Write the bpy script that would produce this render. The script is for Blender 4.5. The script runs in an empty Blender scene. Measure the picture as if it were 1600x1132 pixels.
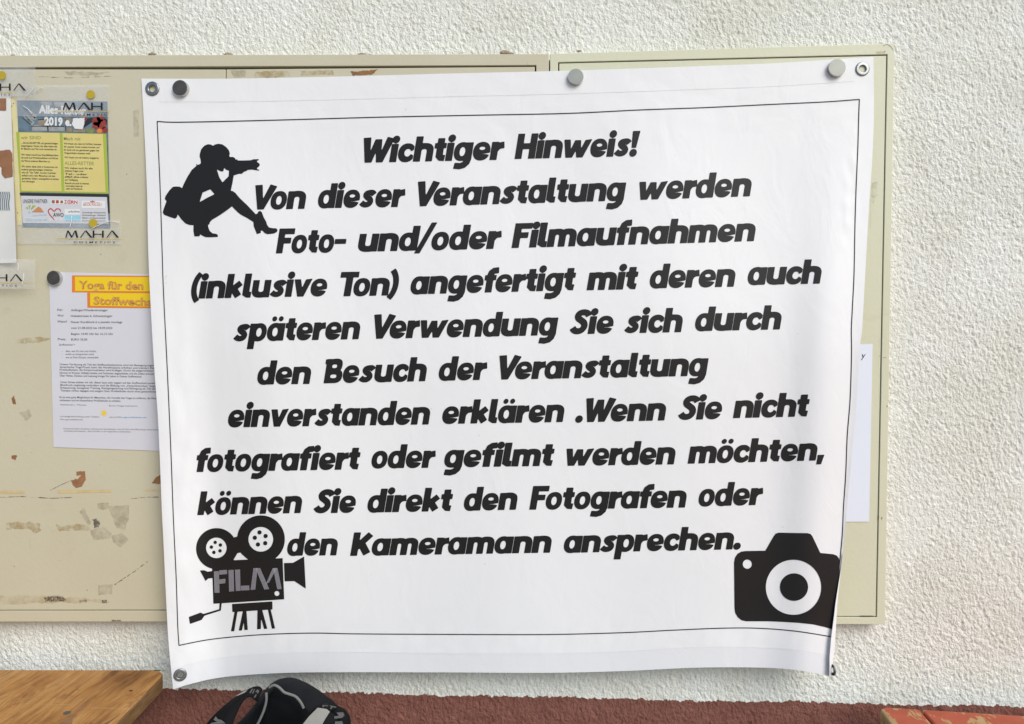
import bpy, bmesh, math, random
import numpy as np
from mathutils import Euler, Vector, noise as mnoise
R = math.radians
random.seed(7)
SC = bpy.context.scene
COL = SC.collection

# ------------------------------------------------------------------ camera, sky, sun, exposure
F_PX, CX, CY = 1155.0, 800.0, 566.0            # the photograph is 1600 x 1132
CAM = Vector((0.0, -1.25, 1.34))
ROT = Euler((R(90 - 1.7), R(0.0), R(2.2)), 'XYZ')
cd = bpy.data.cameras.new('camera'); cam = bpy.data.objects.new('camera', cd); COL.objects.link(cam)
cam.location = CAM; cam.rotation_euler = ROT
cd.sensor_fit = 'HORIZONTAL'; cd.sensor_width = 36.0; cd.lens = 36.0 * F_PX / 1600.0
cd.clip_start = 0.01; cd.clip_end = 200.0
SC.camera = cam

SUN_EL, SUN_AZ = 38.0, 38.0                    # azimuth to the right of the way the wall faces
world = bpy.data.worlds.new('World'); SC.world = world; world.use_nodes = True
wn = world.node_tree; wn.nodes.clear()
sky = wn.nodes.new('ShaderNodeTexSky'); sky.sky_type = 'NISHITA'; sky.sun_disc = False
sky.sun_elevation = R(SUN_EL); sky.sun_rotation = R(180 - SUN_AZ); sky.air_density = 1.0; sky.dust_density = 1.0
bg = wn.nodes.new('ShaderNodeBackground'); bg.inputs['Strength'].default_value = 0.088
wo = wn.nodes.new('ShaderNodeOutputWorld')
wn.links.new(sky.outputs[0], bg.inputs[0]); wn.links.new(bg.outputs[0], wo.inputs[0])
sd = bpy.data.lights.new('sun', 'SUN'); sun = bpy.data.objects.new('sun', sd); COL.objects.link(sun)
sd.energy = 1.75; sd.angle = R(38); sd.color = (1.0, 0.975, 0.915)
_sv = Vector((math.sin(R(SUN_AZ)) * math.cos(R(SUN_EL)), -math.cos(R(SUN_AZ)) * math.cos(R(SUN_EL)), math.sin(R(SUN_EL))))
sun.rotation_euler = _sv.to_track_quat('Z', 'Y').to_euler(); sun.location = _sv * 6
SC.view_settings.view_transform = 'Standard'; SC.view_settings.look = 'None'
SC.view_settings.gamma = 1.0; SC.view_settings.exposure = 0.58
SC.view_settings.use_curve_mapping = False

# ------------------------------------------------------------------ camera maths
RM = np.array(ROT.to_matrix()); CP = np.array(CAM)
def rays(px):
    px = np.asarray(px, float).reshape(-1, 2)
    d = np.stack([(px[:, 0] - CX) / F_PX, -(px[:, 1] - CY) / F_PX, -np.ones(len(px))], 1)
    return d @ RM.T
def at_y(px, y):                                # photo points onto the upright plane(s) at depth y
    d = rays(px); lam = (np.asarray(y) - CP[1]) / d[:, 1]
    return CP + d * lam[:, None]
def at_z(px, z):
    d = rays(px); lam = (z - CP[2]) / d[:, 2]
    return CP + d * lam[:, None]

# ------------------------------------------------------------------ objects
def tag(o, label=None, cat=None, group=None, kind=None):
    if label: o['label'] = label
    if cat: o['category'] = cat
    if group: o['group'] = group
    if kind: o['kind'] = kind
    return o
def empty(name, loc):
    o = bpy.data.objects.new(name, None); COL.objects.link(o); o.location = loc
    o.empty_display_size = 0.05
    return o
def mesh_obj(name, verts, faces, mat, parent=None, smooth=False):
    me = bpy.data.meshes.new(name)
    me.from_pydata([tuple(map(float, v)) for v in verts], [], [list(map(int, f)) for f in faces])
    me.validate(); me.update()
    mats = mat if isinstance(mat, (list, tuple)) else [mat]
    for m in mats: me.materials.append(m)
    if smooth: me.polygons.foreach_set('use_smooth', [True] * len(me.polygons))
    o = bpy.data.objects.new(name, me); COL.objects.link(o)
    if parent is not None:
        o.parent = parent
        off = np.array(parent.location)
        pp = parent.parent
        while pp is not None: off = off + np.array(pp.location); pp = pp.parent
        co = np.empty(len(me.vertices) * 3); me.vertices.foreach_get('co', co)
        me.vertices.foreach_set('co', (co.reshape(-1, 3) - off).ravel()); me.update()
    return o
def bevel(o, w, seg=2, angle=30):
    m = o.modifiers.new('bevel', 'BEVEL'); m.width = w; m.segments = seg; m.limit_method = 'ANGLE'; m.angle_limit = R(angle)
    return o
def thicken(o, th):
    me = o.data; n = len(me.vertices); co = np.empty(n * 3); me.vertices.foreach_get('co', co); co = co.reshape(-1, 3)
    nr = np.array([tuple(v.normal) for v in me.vertices]); fs = [list(p.vertices) for p in me.polygons]
    sm = [p.use_smooth for p in me.polygons]; mi = [p.material_index for p in me.polygons]; ec = {}
    for k, f in enumerate(fs):
        for a, b in zip(f, f[1:] + f[:1]):
            e = (min(a, b), max(a, b)); ec.setdefault(e, []).append((a, b, k))
    back = co - nr * th; V = list(map(tuple, co)) + list(map(tuple, back)); F = fs + [[i + n for i in f[::-1]] for f in fs]; S_m = sm + sm; MI = mi + mi
    for e, l in ec.items():
        if len(l) == 1:
            a, b, k = l[0]; q = len(V); V += [V[a], V[b], V[b + n], V[a + n]]; F.append([q + 3, q + 2, q + 1, q]); S_m.append(False); MI.append(mi[k])
    me.clear_geometry(); me.from_pydata(V, [], F); me.polygons.foreach_set('use_smooth', S_m); me.polygons.foreach_set('material_index', MI); me.update()
class MB:
    def __init__(s): s.v = []; s.f = []
    def add(s, verts, faces):
        b = len(s.v); s.v += [tuple(map(float, p)) for p in verts]; s.f += [[b + int(i) for i in f] for f in faces]
    def build(s, name, mat, parent=None, smooth=False): return mesh_obj(name, s.v, s.f, mat, parent, smooth)
def prism_y(mb, px, yf, yb):                    # photo polygon at depth yf pushed back to yb
    p = at_y(px, yf); n = len(p); q = p.copy(); q[:, 1] = yb
    mb.add(np.vstack([p, q]), [list(range(n))[::-1], list(range(n, 2 * n))] + [[i, (i + 1) % n, n + (i + 1) % n, n + i] for i in range(n)])
def tube(mb, pts, r, k=8):
    pts = [Vector(p) for p in pts]; rings = []
    up = Vector((0.13, 0.9, 0.31))
    for i, p in enumerate(pts):
        t = (pts[min(i + 1, len(pts) - 1)] - pts[max(i - 1, 0)]).normalized()
        a = t.cross(up).normalized(); b = t.cross(a)
        rr = r[i] if isinstance(r, (list, tuple)) else r
        rings.append([p + (a * math.cos(2 * math.pi * j / k) + b * math.sin(2 * math.pi * j / k)) * rr for j in range(k)])
    v = [q for ring in rings for q in ring]; n = len(rings)
    f = [[i * k + j, i * k + (j + 1) % k, (i + 1) * k + (j + 1) % k, (i + 1) * k + j] for i in range(n - 1) for j in range(k)]
    f += [list(range(k))[::-1], [(n - 1) * k + j for j in range(k)]]
    mb.add(v, f)
def lathe(mb, centre, axis, prof, k=32):        # prof: (radius, height along the axis)
    ax = Vector(axis).normalized(); a = ax.cross(Vector((0, 0, 1))).normalized(); b = ax.cross(a); c = Vector(centre)
    v = []
    for r_, h in prof:
        for j in range(k):
            t = 2 * math.pi * j / k; v.append(c + ax * h + (a * math.cos(t) + b * math.sin(t)) * r_)
    n = len(prof)
    f = [[i * k + j, i * k + (j + 1) % k, (i + 1) * k + (j + 1) % k, (i + 1) * k + j] for i in range(n - 1) for j in range(k)]
    mb.add(v, f)
    return n
def catmull(pts, per=8):
    P = [np.array(p, float) for p in pts]; P = [2 * P[0] - P[1]] + P + [2 * P[-1] - P[-2]]; out = []
    for i in range(1, len(P) - 2):
        for t in np.linspace(0, 1, per, endpoint=False):
            a, b, c, d = P[i - 1], P[i], P[i + 1], P[i + 2]
            out.append(0.5 * (2 * b + (c - a) * t + (2 * a - 5 * b + 4 * c - d) * t * t + (3 * b - a - 3 * c + d) * t ** 3))
    out.append(P[-2]); return np.array(out)

# ------------------------------------------------------------------ materials
def mat(name, col, rough=0.6, metal=0.0, var=0.0, vscale=8.0, bump=0.0, bscale=200.0, spec=0.5, sheen=0.0):
    m = bpy.data.materials.new(name); m.use_nodes = True; nt = m.node_tree; b = nt.nodes['Principled BSDF']
    b.inputs['Base Color'].default_value = (*col, 1); b.inputs['Roughness'].default_value = rough
    b.inputs['Metallic'].default_value = metal; b.inputs['Specular IOR Level'].default_value = spec
    if sheen: b.inputs['Sheen Weight'].default_value = sheen
    tc = nt.nodes.new('ShaderNodeTexCoord')
    if var:
        n = nt.nodes.new('ShaderNodeTexNoise'); n.inputs['Scale'].default_value = vscale; n.inputs['Detail'].default_value = 6
        r_ = nt.nodes.new('ShaderNodeValToRGB')
        r_.color_ramp.elements[0].position = 0.3; r_.color_ramp.elements[1].position = 0.7
        r_.color_ramp.elements[0].color = (*[c * (1 - var) for c in col], 1); r_.color_ramp.elements[1].color = (*[min(1, c * (1 + var * .6)) for c in col], 1)
        nt.links.new(tc.outputs['Object'], n.inputs['Vector']); nt.links.new(n.outputs['Fac'], r_.inputs['Fac'])
        nt.links.new(r_.outputs['Color'], b.inputs['Base Color'])
    if bump:
        n2 = nt.nodes.new('ShaderNodeTexNoise'); n2.inputs['Scale'].default_value = bscale; n2.inputs['Detail'].default_value = 3
        bp = nt.nodes.new('ShaderNodeBump'); bp.inputs['Strength'].default_value = bump; bp.inputs['Distance'].default_value = 0.002
        nt.links.new(tc.outputs['Object'], n2.inputs['Vector']); nt.links.new(n2.outputs['Fac'], bp.inputs['Height'])
        nt.links.new(bp.outputs['Normal'], b.inputs['Normal'])
    return m
def N(nt, kind, **kw):
    n = nt.nodes.new(kind)
    for k, v in kw.items():
        if k in n.inputs: n.inputs[k].default_value = v
        else: setattr(n, k, v)
    return n
def math_(nt, op, a, b=None):
    n = nt.nodes.new('ShaderNodeMath'); n.operation = op
    for i, x in enumerate((a, b)):
        if x is None: continue
        if isinstance(x, (int, float)): n.inputs[i].default_value = x
        else: nt.links.new(x, n.inputs[i])
    return n.outputs[0]
def mixc(nt, fac, a, b):
    n = nt.nodes.new('ShaderNodeMix'); n.data_type = 'RGBA'
    if isinstance(fac, (int, float)): n.inputs[0].default_value = fac
    else: nt.links.new(fac, n.inputs[0])
    for i, x in ((6, a), (7, b)):
        if isinstance(x, tuple): n.inputs[i].default_value = (*x, 1)
        else: nt.links.new(x, n.inputs[i])
    return n.outputs[2]
def ramp(nt, fac, stops):
    n = nt.nodes.new('ShaderNodeValToRGB'); e = n.color_ramp.elements
    while len(e) < len(stops): e.new(0.5)
    for k, (p, c) in enumerate(stops):
        e[k].position = p; e[k].color = (*c, 1) if isinstance(c, tuple) else (c, c, c, 1)
    nt.links.new(fac, n.inputs[0]); return n.outputs[0]
def noise(nt, vec, scale, detail=4, rough=0.5, dist=0.0):
    n = nt.nodes.new('ShaderNodeTexNoise'); n.inputs['Scale'].default_value = scale; n.inputs['Detail'].default_value = detail
    n.inputs['Roughness'].default_value = rough; n.inputs['Distortion'].default_value = dist
    nt.links.new(vec, n.inputs['Vector']); return n.outputs['Fac']
def mapping(nt, vec, scale=(1, 1, 1), rot=(0, 0, 0)):
    n = nt.nodes.new('ShaderNodeMapping'); n.inputs['Scale'].default_value = scale; n.inputs['Rotation'].default_value = rot
    nt.links.new(vec, n.inputs['Vector']); return n.outputs[0]

# paint boundary on the wall, measured at two points
_b0 = at_y([(270, 1077)], 0.0)[0]; _b1 = at_y([(1600, 1105.5)], 0.0)[0]
BAND_K = (_b1[2] - _b0[2]) / (_b1[0] - _b0[0]); BAND_0 = _b0[2] - BAND_K * _b0[0]
def stucco():
    m = bpy.data.materials.new('stucco'); m.use_nodes = True; nt = m.node_tree; b = nt.nodes['Principled BSDF']
    tc = nt.nodes.new('ShaderNodeTexCoord').outputs['Object']
    sep = nt.nodes.new('ShaderNodeSeparateXYZ'); nt.links.new(tc, sep.inputs[0])
    edge = math_(nt, 'ADD', math_(nt, 'MULTIPLY', sep.outputs[0], BAND_K), BAND_0)
    wob = math_(nt, 'MULTIPLY', math_(nt, 'SUBTRACT', noise(nt, tc, 120, 2), 0.5), 0.014)
    wob2 = math_(nt, 'MULTIPLY', math_(nt, 'SUBTRACT', noise(nt, tc, 9, 2), 0.5), 0.012)
    d = math_(nt, 'SUBTRACT', math_(nt, 'ADD', math_(nt, 'ADD', sep.outputs[2], wob), wob2), edge)
    mask = math_(nt, 'LESS_THAN', d, 0.0)
    white = ramp(nt, noise(nt, tc, 5, 6, 0.65), [(0.3, (0.67, 0.66, 0.575)), (0.55, (0.755, 0.755, 0.695)), (0.8, (0.80, 0.805, 0.765))])
    spk = ramp(nt, noise(nt, mapping(nt, tc, (1, 1, 1.5)), 60, 5, 0.75), [(0.63, 0.0), (0.72, 1.0)])
    hi = math_(nt, 'MULTIPLY', math_(nt, 'MULTIPLY', spk, ramp(nt, noise(nt, tc, 6, 3, 0.6), [(0.45, 0.15), (0.65, 1.0)])), 0.8)
    white = mixc(nt, hi, white, (0.50, 0.43, 0.31))
    maroon = ramp(nt, noise(nt, tc, 40, 5), [(0.3, (0.18, 0.072, 0.054)), (0.7, (0.24, 0.10, 0.075))])
    nt.links.new(mixc(nt, mask, white, maroon), b.inputs['Base Color'])
    b.inputs['Roughness'].default_value = 0.85; b.inputs['Specular IOR Level'].default_value = 0.25
    st = mapping(nt, tc, (1.0, 1.0, 0.72), (0, R(-28), 0))
    vo = nt.nodes.new('ShaderNodeTexVoronoi'); vo.feature = 'SMOOTH_F1'; vo.inputs['Scale'].default_value = 165; vo.inputs['Smoothness'].default_value = 0.7; vo.inputs['Randomness'].default_value = 1.0
    wv = nt.nodes.new('ShaderNodeVectorMath'); wv.operation = 'ADD'; nt.links.new(st, wv.inputs[0])
    wn_ = nt.nodes.new('ShaderNodeTexNoise'); wn_.inputs['Scale'].default_value = 90; wn_.inputs['Detail'].default_value = 2; nt.links.new(st, wn_.inputs['Vector'])
    ws_ = nt.nodes.new('ShaderNodeVectorMath'); ws_.operation = 'SCALE'; ws_.inputs['Scale'].default_value = 0.010; nt.links.new(wn_.outputs['Color'], ws_.inputs[0]); nt.links.new(ws_.outputs[0], wv.inputs[1]); nt.links.new(wv.outputs[0], vo.inputs['Vector'])
    n1 = noise(nt, st, 150, 3, 0.6); n2 = noise(nt, tc, 330, 3, 0.65); n3 = noise(nt, tc, 14, 2)
    h = math_(nt, 'ADD', math_(nt, 'MULTIPLY', math_(nt, 'SUBTRACT', 1.0, vo.outputs['Distance']), 0.55), math_(nt, 'MULTIPLY', ramp(nt, n1, [(0.34, 0.0), (0.66, 1.0)]), 0.42))
    h = math_(nt, 'ADD', h, math_(nt, 'MULTIPLY', n2, 0.42))
    amp = ramp(nt, noise(nt, tc, 3.2, 4, 0.6), [(0.32, 0.68), (0.68, 1.15)])
    h = math_(nt, 'ADD', math_(nt, 'MULTIPLY', h, amp), math_(nt, 'MULTIPLY', n3, 0.4))
    disp = nt.nodes.new('ShaderNodeDisplacement'); disp.inputs['Scale'].default_value = 0.0046; disp.inputs['Midlevel'].default_value = 0.75
    nt.links.new(h, disp.inputs['Height']); nt.links.new(disp.outputs[0], nt.nodes['Material Output'].inputs['Displacement'])
    m.displacement_method = 'BOTH'
    return m
def cabinet_paint(c0, c1):
    m = bpy.data.materials.new('beige_enamel'); m.use_nodes = True; nt = m.node_tree; b = nt.nodes['Principled BSDF']
    tc = nt.nodes.new('ShaderNodeTexCoord').outputs['Object']
    base = ramp(nt, noise(nt, tc, 3.5, 5, 0.6), [(0.3, c0), (0.7, c1)])
    sm = ramp(nt, noise(nt, mapping(nt, tc, (1, 1, 1.6), (0, R(30), 0)), 9, 8, 0.7, 0.4), [(0.60, 0.0), (0.72, 1.0)])
    base = mixc(nt, math_(nt, 'MULTIPLY', sm, 0.22), base, (0.38, 0.32, 0.22))
    sc = ramp(nt, noise(nt, mapping(nt, tc, (60, 60, 6), (0, R(48), 0)), 2.0, 3, 0.5), [(0.735, 0.0), (0.75, 1.0)])
    base = mixc(nt, math_(nt, 'MULTIPLY', sc, 0.18), base, (0.28, 0.23, 0.16))
    fl = ramp(nt, noise(nt, tc, 70, 2, 0.5), [(0.765, 0.0), (0.78, 1.0)])
    base = mixc(nt, math_(nt, 'MULTIPLY', fl, 0.6), base, (0.16, 0.09, 0.05))
    nt.links.new(base, b.inputs['Base Color']); b.inputs['Roughness'].default_value = 0.42
    bp = nt.nodes.new('ShaderNodeBump'); bp.inputs['Strength'].default_value = 0.12; bp.inputs['Distance'].default_value = 0.002
    nt.links.new(noise(nt, tc, 160, 2), bp.inputs['Height']); nt.links.new(bp.outputs[0], b.inputs['Normal'])
    return m
def wood_mat(name, paint=None):
    m = bpy.data.materials.new(name); m.use_nodes = True; nt = m.node_tree; b = nt.nodes['Principled BSDF']
    tc = nt.nodes.new('ShaderNodeTexCoord').outputs['Object']
    wn0 = noise(nt, mapping(nt, tc, (3, 0.6, 3)), 4, 3, 0.5)
    vv = nt.nodes.new('ShaderNodeCombineXYZ'); nt.links.new(math_(nt, 'MULTIPLY', wn0, 0.10), vv.inputs[0])
    va = nt.nodes.new('ShaderNodeVectorMath'); va.operation = 'ADD'; nt.links.new(tc, va.inputs[0]); nt.links.new(vv.outputs[0], va.inputs[1])
    gr = noise(nt, mapping(nt, va.outputs[0], (9, 0.6, 9)), 7, 9, 0.68); fine = noise(nt, mapping(nt, va.outputs[0], (60, 2.0, 60)), 12, 4, 0.6)
    big = noise(nt, mapping(nt, tc, (1.4, 0.9, 1)), 7, 4, 0.6)
    wood = ramp(nt, math_(nt, 'ADD', math_(nt, 'MULTIPLY', gr, 0.55), math_(nt, 'MULTIPLY', big, 0.45)), [(0.36, (0.15, 0.060, 0.015)), (0.43, (0.34, 0.150, 0.040)), (0.51, (0.48, 0.235, 0.070)), (0.66, (0.60, 0.36, 0.145))])
    wood = mixc(nt, math_(nt, 'MULTIPLY', ramp(nt, fine, [(0.48, 0.0), (0.66, 1.0)]), 0.5), wood, (0.15, 0.065, 0.02))
    crack = ramp(nt, noise(nt, mapping(nt, va.outputs[0], (26, 0.9, 20)), 5, 2, 0.5), [(0.685, 0.0), (0.70, 1.0)])
    wood = mixc(nt, math_(nt, 'MULTIPLY', crack, 0.75), wood, (0.075, 0.035, 0.014))
    blot = ramp(nt, noise(nt, mapping(nt, tc, (2.0, 1.2, 1)), 17, 5, 0.65), [(0.57, 0.0), (0.68, 1.0)])
    wood = mixc(nt, math_(nt, 'MULTIPLY', blot, 0.6), wood, (0.20, 0.068, 0.016))
    scr = ramp(nt, noise(nt, mapping(nt, tc, (1.0, 30, 4), (0, 0, R(12))), 7, 3, 0.6), [(0.66, 0.0), (0.72, 1.0)])
    wood = mixc(nt, math_(nt, 'MULTIPLY', scr, 0.35), wood, (0.56, 0.38, 0.20))
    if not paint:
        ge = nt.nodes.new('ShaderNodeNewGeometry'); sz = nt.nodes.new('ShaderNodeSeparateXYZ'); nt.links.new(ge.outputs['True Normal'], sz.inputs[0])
        side_mask = ramp(nt, sz.outputs[2], [(0.55, 1.0), (0.8, 0.0)])  # faces that do not point up get a darker wood colour
        wood = mixc(nt, math_(nt, 'MULTIPLY', side_mask, 0.75), wood, ramp(nt, noise(nt, mapping(nt, tc, (60, 3, 60)), 5, 5, 0.7), [(0.35, (0.06, 0.036, 0.016)), (0.65, (0.21, 0.13, 0.06))]))
    if paint:
        at = nt.nodes.new('ShaderNodeAttribute'); at.attribute_name = 'edge'
        wear = math_(nt, 'ADD', at.outputs['Fac'], math_(nt, 'MULTIPLY', math_(nt, 'SUBTRACT', noise(nt, mapping(nt, tc, (2.0, 0.8, 1)), 38, 5, 0.65), 0.5), 1.9))
        mask = ramp(nt, wear, [(0.50, 0.0), (0.56, 1.0)])
        pc = ramp(nt, noise(nt, tc, 22, 5, 0.6), [(0.3, (0.40, 0.080, 0.040)), (0.7, (0.50, 0.112, 0.060))])
        wood = mixc(nt, mask, pc, mixc(nt, 0.5, wood, (0.50, 0.38, 0.20)))
    nt.links.new(wood, b.inputs['Base Color']); b.inputs['Roughness'].default_value = 0.62; b.inputs['Specular IOR Level'].default_value = 0.3
    bp = nt.nodes.new('ShaderNodeBump'); bp.inputs['Strength'].default_value = 0.25; bp.inputs['Distance'].default_value = 0.002
    nt.links.new(fine, bp.inputs['Height']); nt.links.new(bp.outputs[0], b.inputs['Normal'])
    return m
def cloth_mat(name, col, rough=0.5):
    m = bpy.data.materials.new(name); m.use_nodes = True; nt = m.node_tree; b = nt.nodes['Principled BSDF']
    tc = nt.nodes.new('ShaderNodeTexCoord').outputs['Object']
    c = ramp(nt, noise(nt, tc, 4, 4), [(0.3, tuple(x * 0.97 for x in col)), (0.7, col)])
    spk = ramp(nt, noise(nt, tc, 48, 2, 0.5), [(0.775, 0.0), (0.79, 1.0)])
    c = mixc(nt, math_(nt, 'MULTIPLY', spk, 0.25), c, (0.45, 0.42, 0.38))
    nt.links.new(c, b.inputs['Base Color']); b.inputs['Roughness'].default_value = rough
    wx = nt.nodes.new('ShaderNodeTexWave'); wx.inputs['Scale'].default_value = 260; wx.bands_direction = 'X'
    wz = nt.nodes.new('ShaderNodeTexWave'); wz.inputs['Scale'].default_value = 260; wz.bands_direction = 'Z'
    nt.links.new(tc, wx.inputs[0]); nt.links.new(tc, wz.inputs[0])
    bp = nt.nodes.new('ShaderNodeBump'); bp.inputs['Strength'].default_value = 0.10; bp.inputs['Distance'].default_value = 0.0006
    nt.links.new(math_(nt, 'ADD', wx.outputs['Fac'], wz.outputs['Fac']), bp.inputs['Height'])
    b2 = nt.nodes.new('ShaderNodeBump'); b2.inputs['Strength'].default_value = 0.28; b2.inputs['Distance'].default_value = 0.004
    nt.links.new(noise(nt, mapping(nt, tc, (1.2, 1, 0.7), (0, R(35), 0)), 14, 3, 0.55, 0.8), b2.inputs['Height'])
    nt.links.new(bp.outputs[0], b2.inputs['Normal']); nt.links.new(b2.outputs[0], b.inputs['Normal'])
    return m
def stain(name, col, lo, hi, scale=45):
    m = bpy.data.materials.new(name); m.use_nodes = True; nt = m.node_tree; b = nt.nodes['Principled BSDF']
    b.inputs['Base Color'].default_value = (*col, 1); b.inputs['Roughness'].default_value = 0.6
    tr = nt.nodes.new('ShaderNodeBsdfTransparent'); mx = nt.nodes.new('ShaderNodeMixShader'); tc = nt.nodes.new('ShaderNodeTexCoord').outputs['Object']
    nt.links.new(ramp(nt, noise(nt, tc, scale, 5, 0.7), [(0.36, lo), (0.62, hi)]), mx.inputs[0]); nt.links.new(tr.outputs[0], mx.inputs[1]); nt.links.new(b.outputs[0], mx.inputs[2])
    nt.links.new(mx.outputs[0], nt.nodes['Material Output'].inputs[0]); return m
def tape_mat():
    m = bpy.data.materials.new('clear_tape'); m.use_nodes = True; nt = m.node_tree; b = nt.nodes['Principled BSDF']
    b.inputs['Base Color'].default_value = (0.80, 0.82, 0.84, 1); b.inputs['Roughness'].default_value = 0.22
    tr = nt.nodes.new('ShaderNodeBsdfTransparent'); mx = nt.nodes.new('ShaderNodeMixShader')
    tc = nt.nodes.new('ShaderNodeTexCoord').outputs['Object']
    f = ramp(nt, noise(nt, mapping(nt, tc, (1, 1, 1), (0, R(40), 0)), 16, 3, 0.55, 0.8), [(0.38, 0.09), (0.62, 0.16), (0.74, 0.34)])
    nt.links.new(f, mx.inputs[0]); nt.links.new(tr.outputs[0], mx.inputs[1]); nt.links.new(b.outputs[0], mx.inputs[2])
    nt.links.new(mx.outputs[0], nt.nodes['Material Output'].inputs[0])
    return m
M = {
 'stucco': stucco(), 'cab': cabinet_paint((0.53, 0.485, 0.345), (0.575, 0.535, 0.40)), 'cab2': cabinet_paint((0.60, 0.595, 0.43), (0.64, 0.635, 0.47)), 'cabdark': mat('dark_gap', (0.010, 0.008, 0.006), 0.9, spec=0.05, var=0.3, vscale=30),
 'ground': mat('concrete', (0.34, 0.345, 0.33), 0.9, var=0.25, vscale=4, bump=0.4, bscale=60),
 'banner': cloth_mat('banner_fabric', (0.80, 0.795, 0.80), 0.42), 'hem': cloth_mat('banner_hem', (0.755, 0.752, 0.765), 0.5),
 'ink': mat('black_ink', (0.011, 0.010, 0.010), 0.46, var=0.1, vscale=6, spec=0.30), 'inkgrey': mat('pale_ink', (0.36, 0.345, 0.38), 0.5, var=0.05),
 'steel': mat('brushed_steel', (0.30, 0.30, 0.265), 0.42, 1.0, var=0.06, vscale=60), 'rim': mat('polished_rim', (0.55, 0.55, 0.53), 0.25, 1.0, var=0.05, vscale=60), 'darksteel': mat('steel_dark_reflection', (0.15, 0.13, 0.115), 0.5, 0.9, var=0.15, vscale=90),  # the darkest steel has the dark surroundings it mirrors put into its colour
 'eye': mat('zinc_eyelet', (0.29, 0.295, 0.285), 0.36, 1.0, var=0.08, vscale=90),
 'paper': mat('white_paper', (0.63, 0.625, 0.67), 0.38, var=0.03, vscale=12), 'paper2': mat('bluish_paper', (0.74, 0.78, 0.86), 0.6, var=0.02, vscale=9),
 'oldpaper': mat('old_paper', (0.72, 0.71, 0.68), 0.7, var=0.06, vscale=14),
 'text': mat('print_text', (0.05, 0.05, 0.05), 0.6, var=0.05), 'textgrey': mat('faded_text', (0.075, 0.075, 0.075), 0.6, var=0.05), 'olive': mat('olive_text', (0.27, 0.30, 0.09), 0.6, var=0.05),
 'yellow': mat('yellow_panel', (0.66, 0.56, 0.20), 0.5, var=0.04, vscale=20), 'lime': mat('lime_stripe', (0.36, 0.45, 0.05), 0.5, var=0.05),
 'orange': mat('orange_print', (0.70, 0.20, 0.035), 0.5, var=0.05), 'sunyellow': mat('yolk_yellow', (0.80, 0.56, 0.01), 0.5, var=0.03), 'salmon': mat('salmon_outline', (0.56, 0.19, 0.04), 0.5, var=0.03),
 'gold': mat('gold_print', (0.55, 0.40, 0.05), 0.5, var=0.03), 'dot': mat('mustard_dot', (0.46, 0.34, 0.02), 0.45, var=0.05),
 'slate': mat('slate_blue_print', (0.13, 0.19, 0.24), 0.4, var=0.35, vscale=60), 'stone': mat('stone_print', (0.33, 0.34, 0.33), 0.4, var=0.3, vscale=80), 'tan': mat('tan_stone_print', (0.30, 0.24, 0.16), 0.4, var=0.3, vscale=80),
 'darkprint': mat('dark_print', (0.025, 0.022, 0.025), 0.4, var=0.2), 'tomato': mat('tomato_print', (0.30, 0.045, 0.03), 0.4, var=0.4, vscale=120), 'red': mat('red_print', (0.50, 0.04, 0.04), 0.5, var=0.1), 'green': mat('green_print', (0.20, 0.24, 0.10), 0.4, var=0.3, vscale=90),
 'skyblue': mat('light_blue_print', (0.30, 0.60, 0.72), 0.5, var=0.1), 'link': mat('blue_link_print', (0.06, 0.25, 0.55), 0.5, var=0.05), 'panel': mat('pale_panel', (0.60, 0.60, 0.63), 0.45, var=0.05), 'white': mat('white_print', (0.74, 0.74, 0.73), 0.5, var=0.03),
 'cream': mat('cream_paper', (0.68, 0.62, 0.34), 0.6, var=0.05, vscale=30), 'kraft': mat('brown_print', (0.30, 0.14, 0.065), 0.6, var=0.2, vscale=60),
 'tape': tape_mat(), 'rust': stain('rust', (0.075, 0.035, 0.016), 0.0, 1.0, 260), 'knot': mat('wood_knot', (0.05, 0.028, 0.014), 0.8, var=0.3, vscale=200), 'chip': mat('brown_primer', (0.29, 0.14, 0.06), 0.8, var=0.25, vscale=70), 'strip': mat('yellowed_tape', (0.60, 0.46, 0.22), 0.6, var=0.12, vscale=60), 'residue': stain('glue_residue', (0.44, 0.32, 0.13), 0.0, 0.50, 70), 'greyres': stain('grey_tape_residue', (0.33, 0.28, 0.19), 0.04, 0.34, 60), 'faint': stain('faint_rust_wash', (0.52, 0.39, 0.20), 0.0, 0.38, 30), 'scratch': stain('scratch_grey', (0.13, 0.11, 0.09), 0.15, 0.95, 90), 'crumb': mat('dirty_mortar', (0.33, 0.27, 0.19), 0.9, var=0.35, vscale=200),
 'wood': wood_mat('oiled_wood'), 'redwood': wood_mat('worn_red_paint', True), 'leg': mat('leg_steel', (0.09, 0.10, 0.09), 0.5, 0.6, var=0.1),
 'bag': mat('black_nylon', (0.006, 0.007, 0.009), 0.75, spec=0.2, var=0.25, vscale=30, bump=0.35, bscale=700), 'bagin': mat('black_mesh_lining', (0.0035, 0.004, 0.005), 0.9, spec=0.1, var=0.3, vscale=40, bump=0.5, bscale=900), 'strap': mat('black_webbing', (0.006, 0.006, 0.007), 0.8, spec=0.2, var=0.2, vscale=60, bump=0.5, bscale=800),
 'pipe': mat('grey_piping', (0.16, 0.16, 0.155), 0.6, var=0.1, vscale=80), 'letters': mat('woven_letters', (0.13, 0.13, 0.125), 0.7, var=0.1), 'badge': mat('grey_label', (0.36, 0.35, 0.32), 0.6, var=0.08, vscale=60),
}

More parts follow.
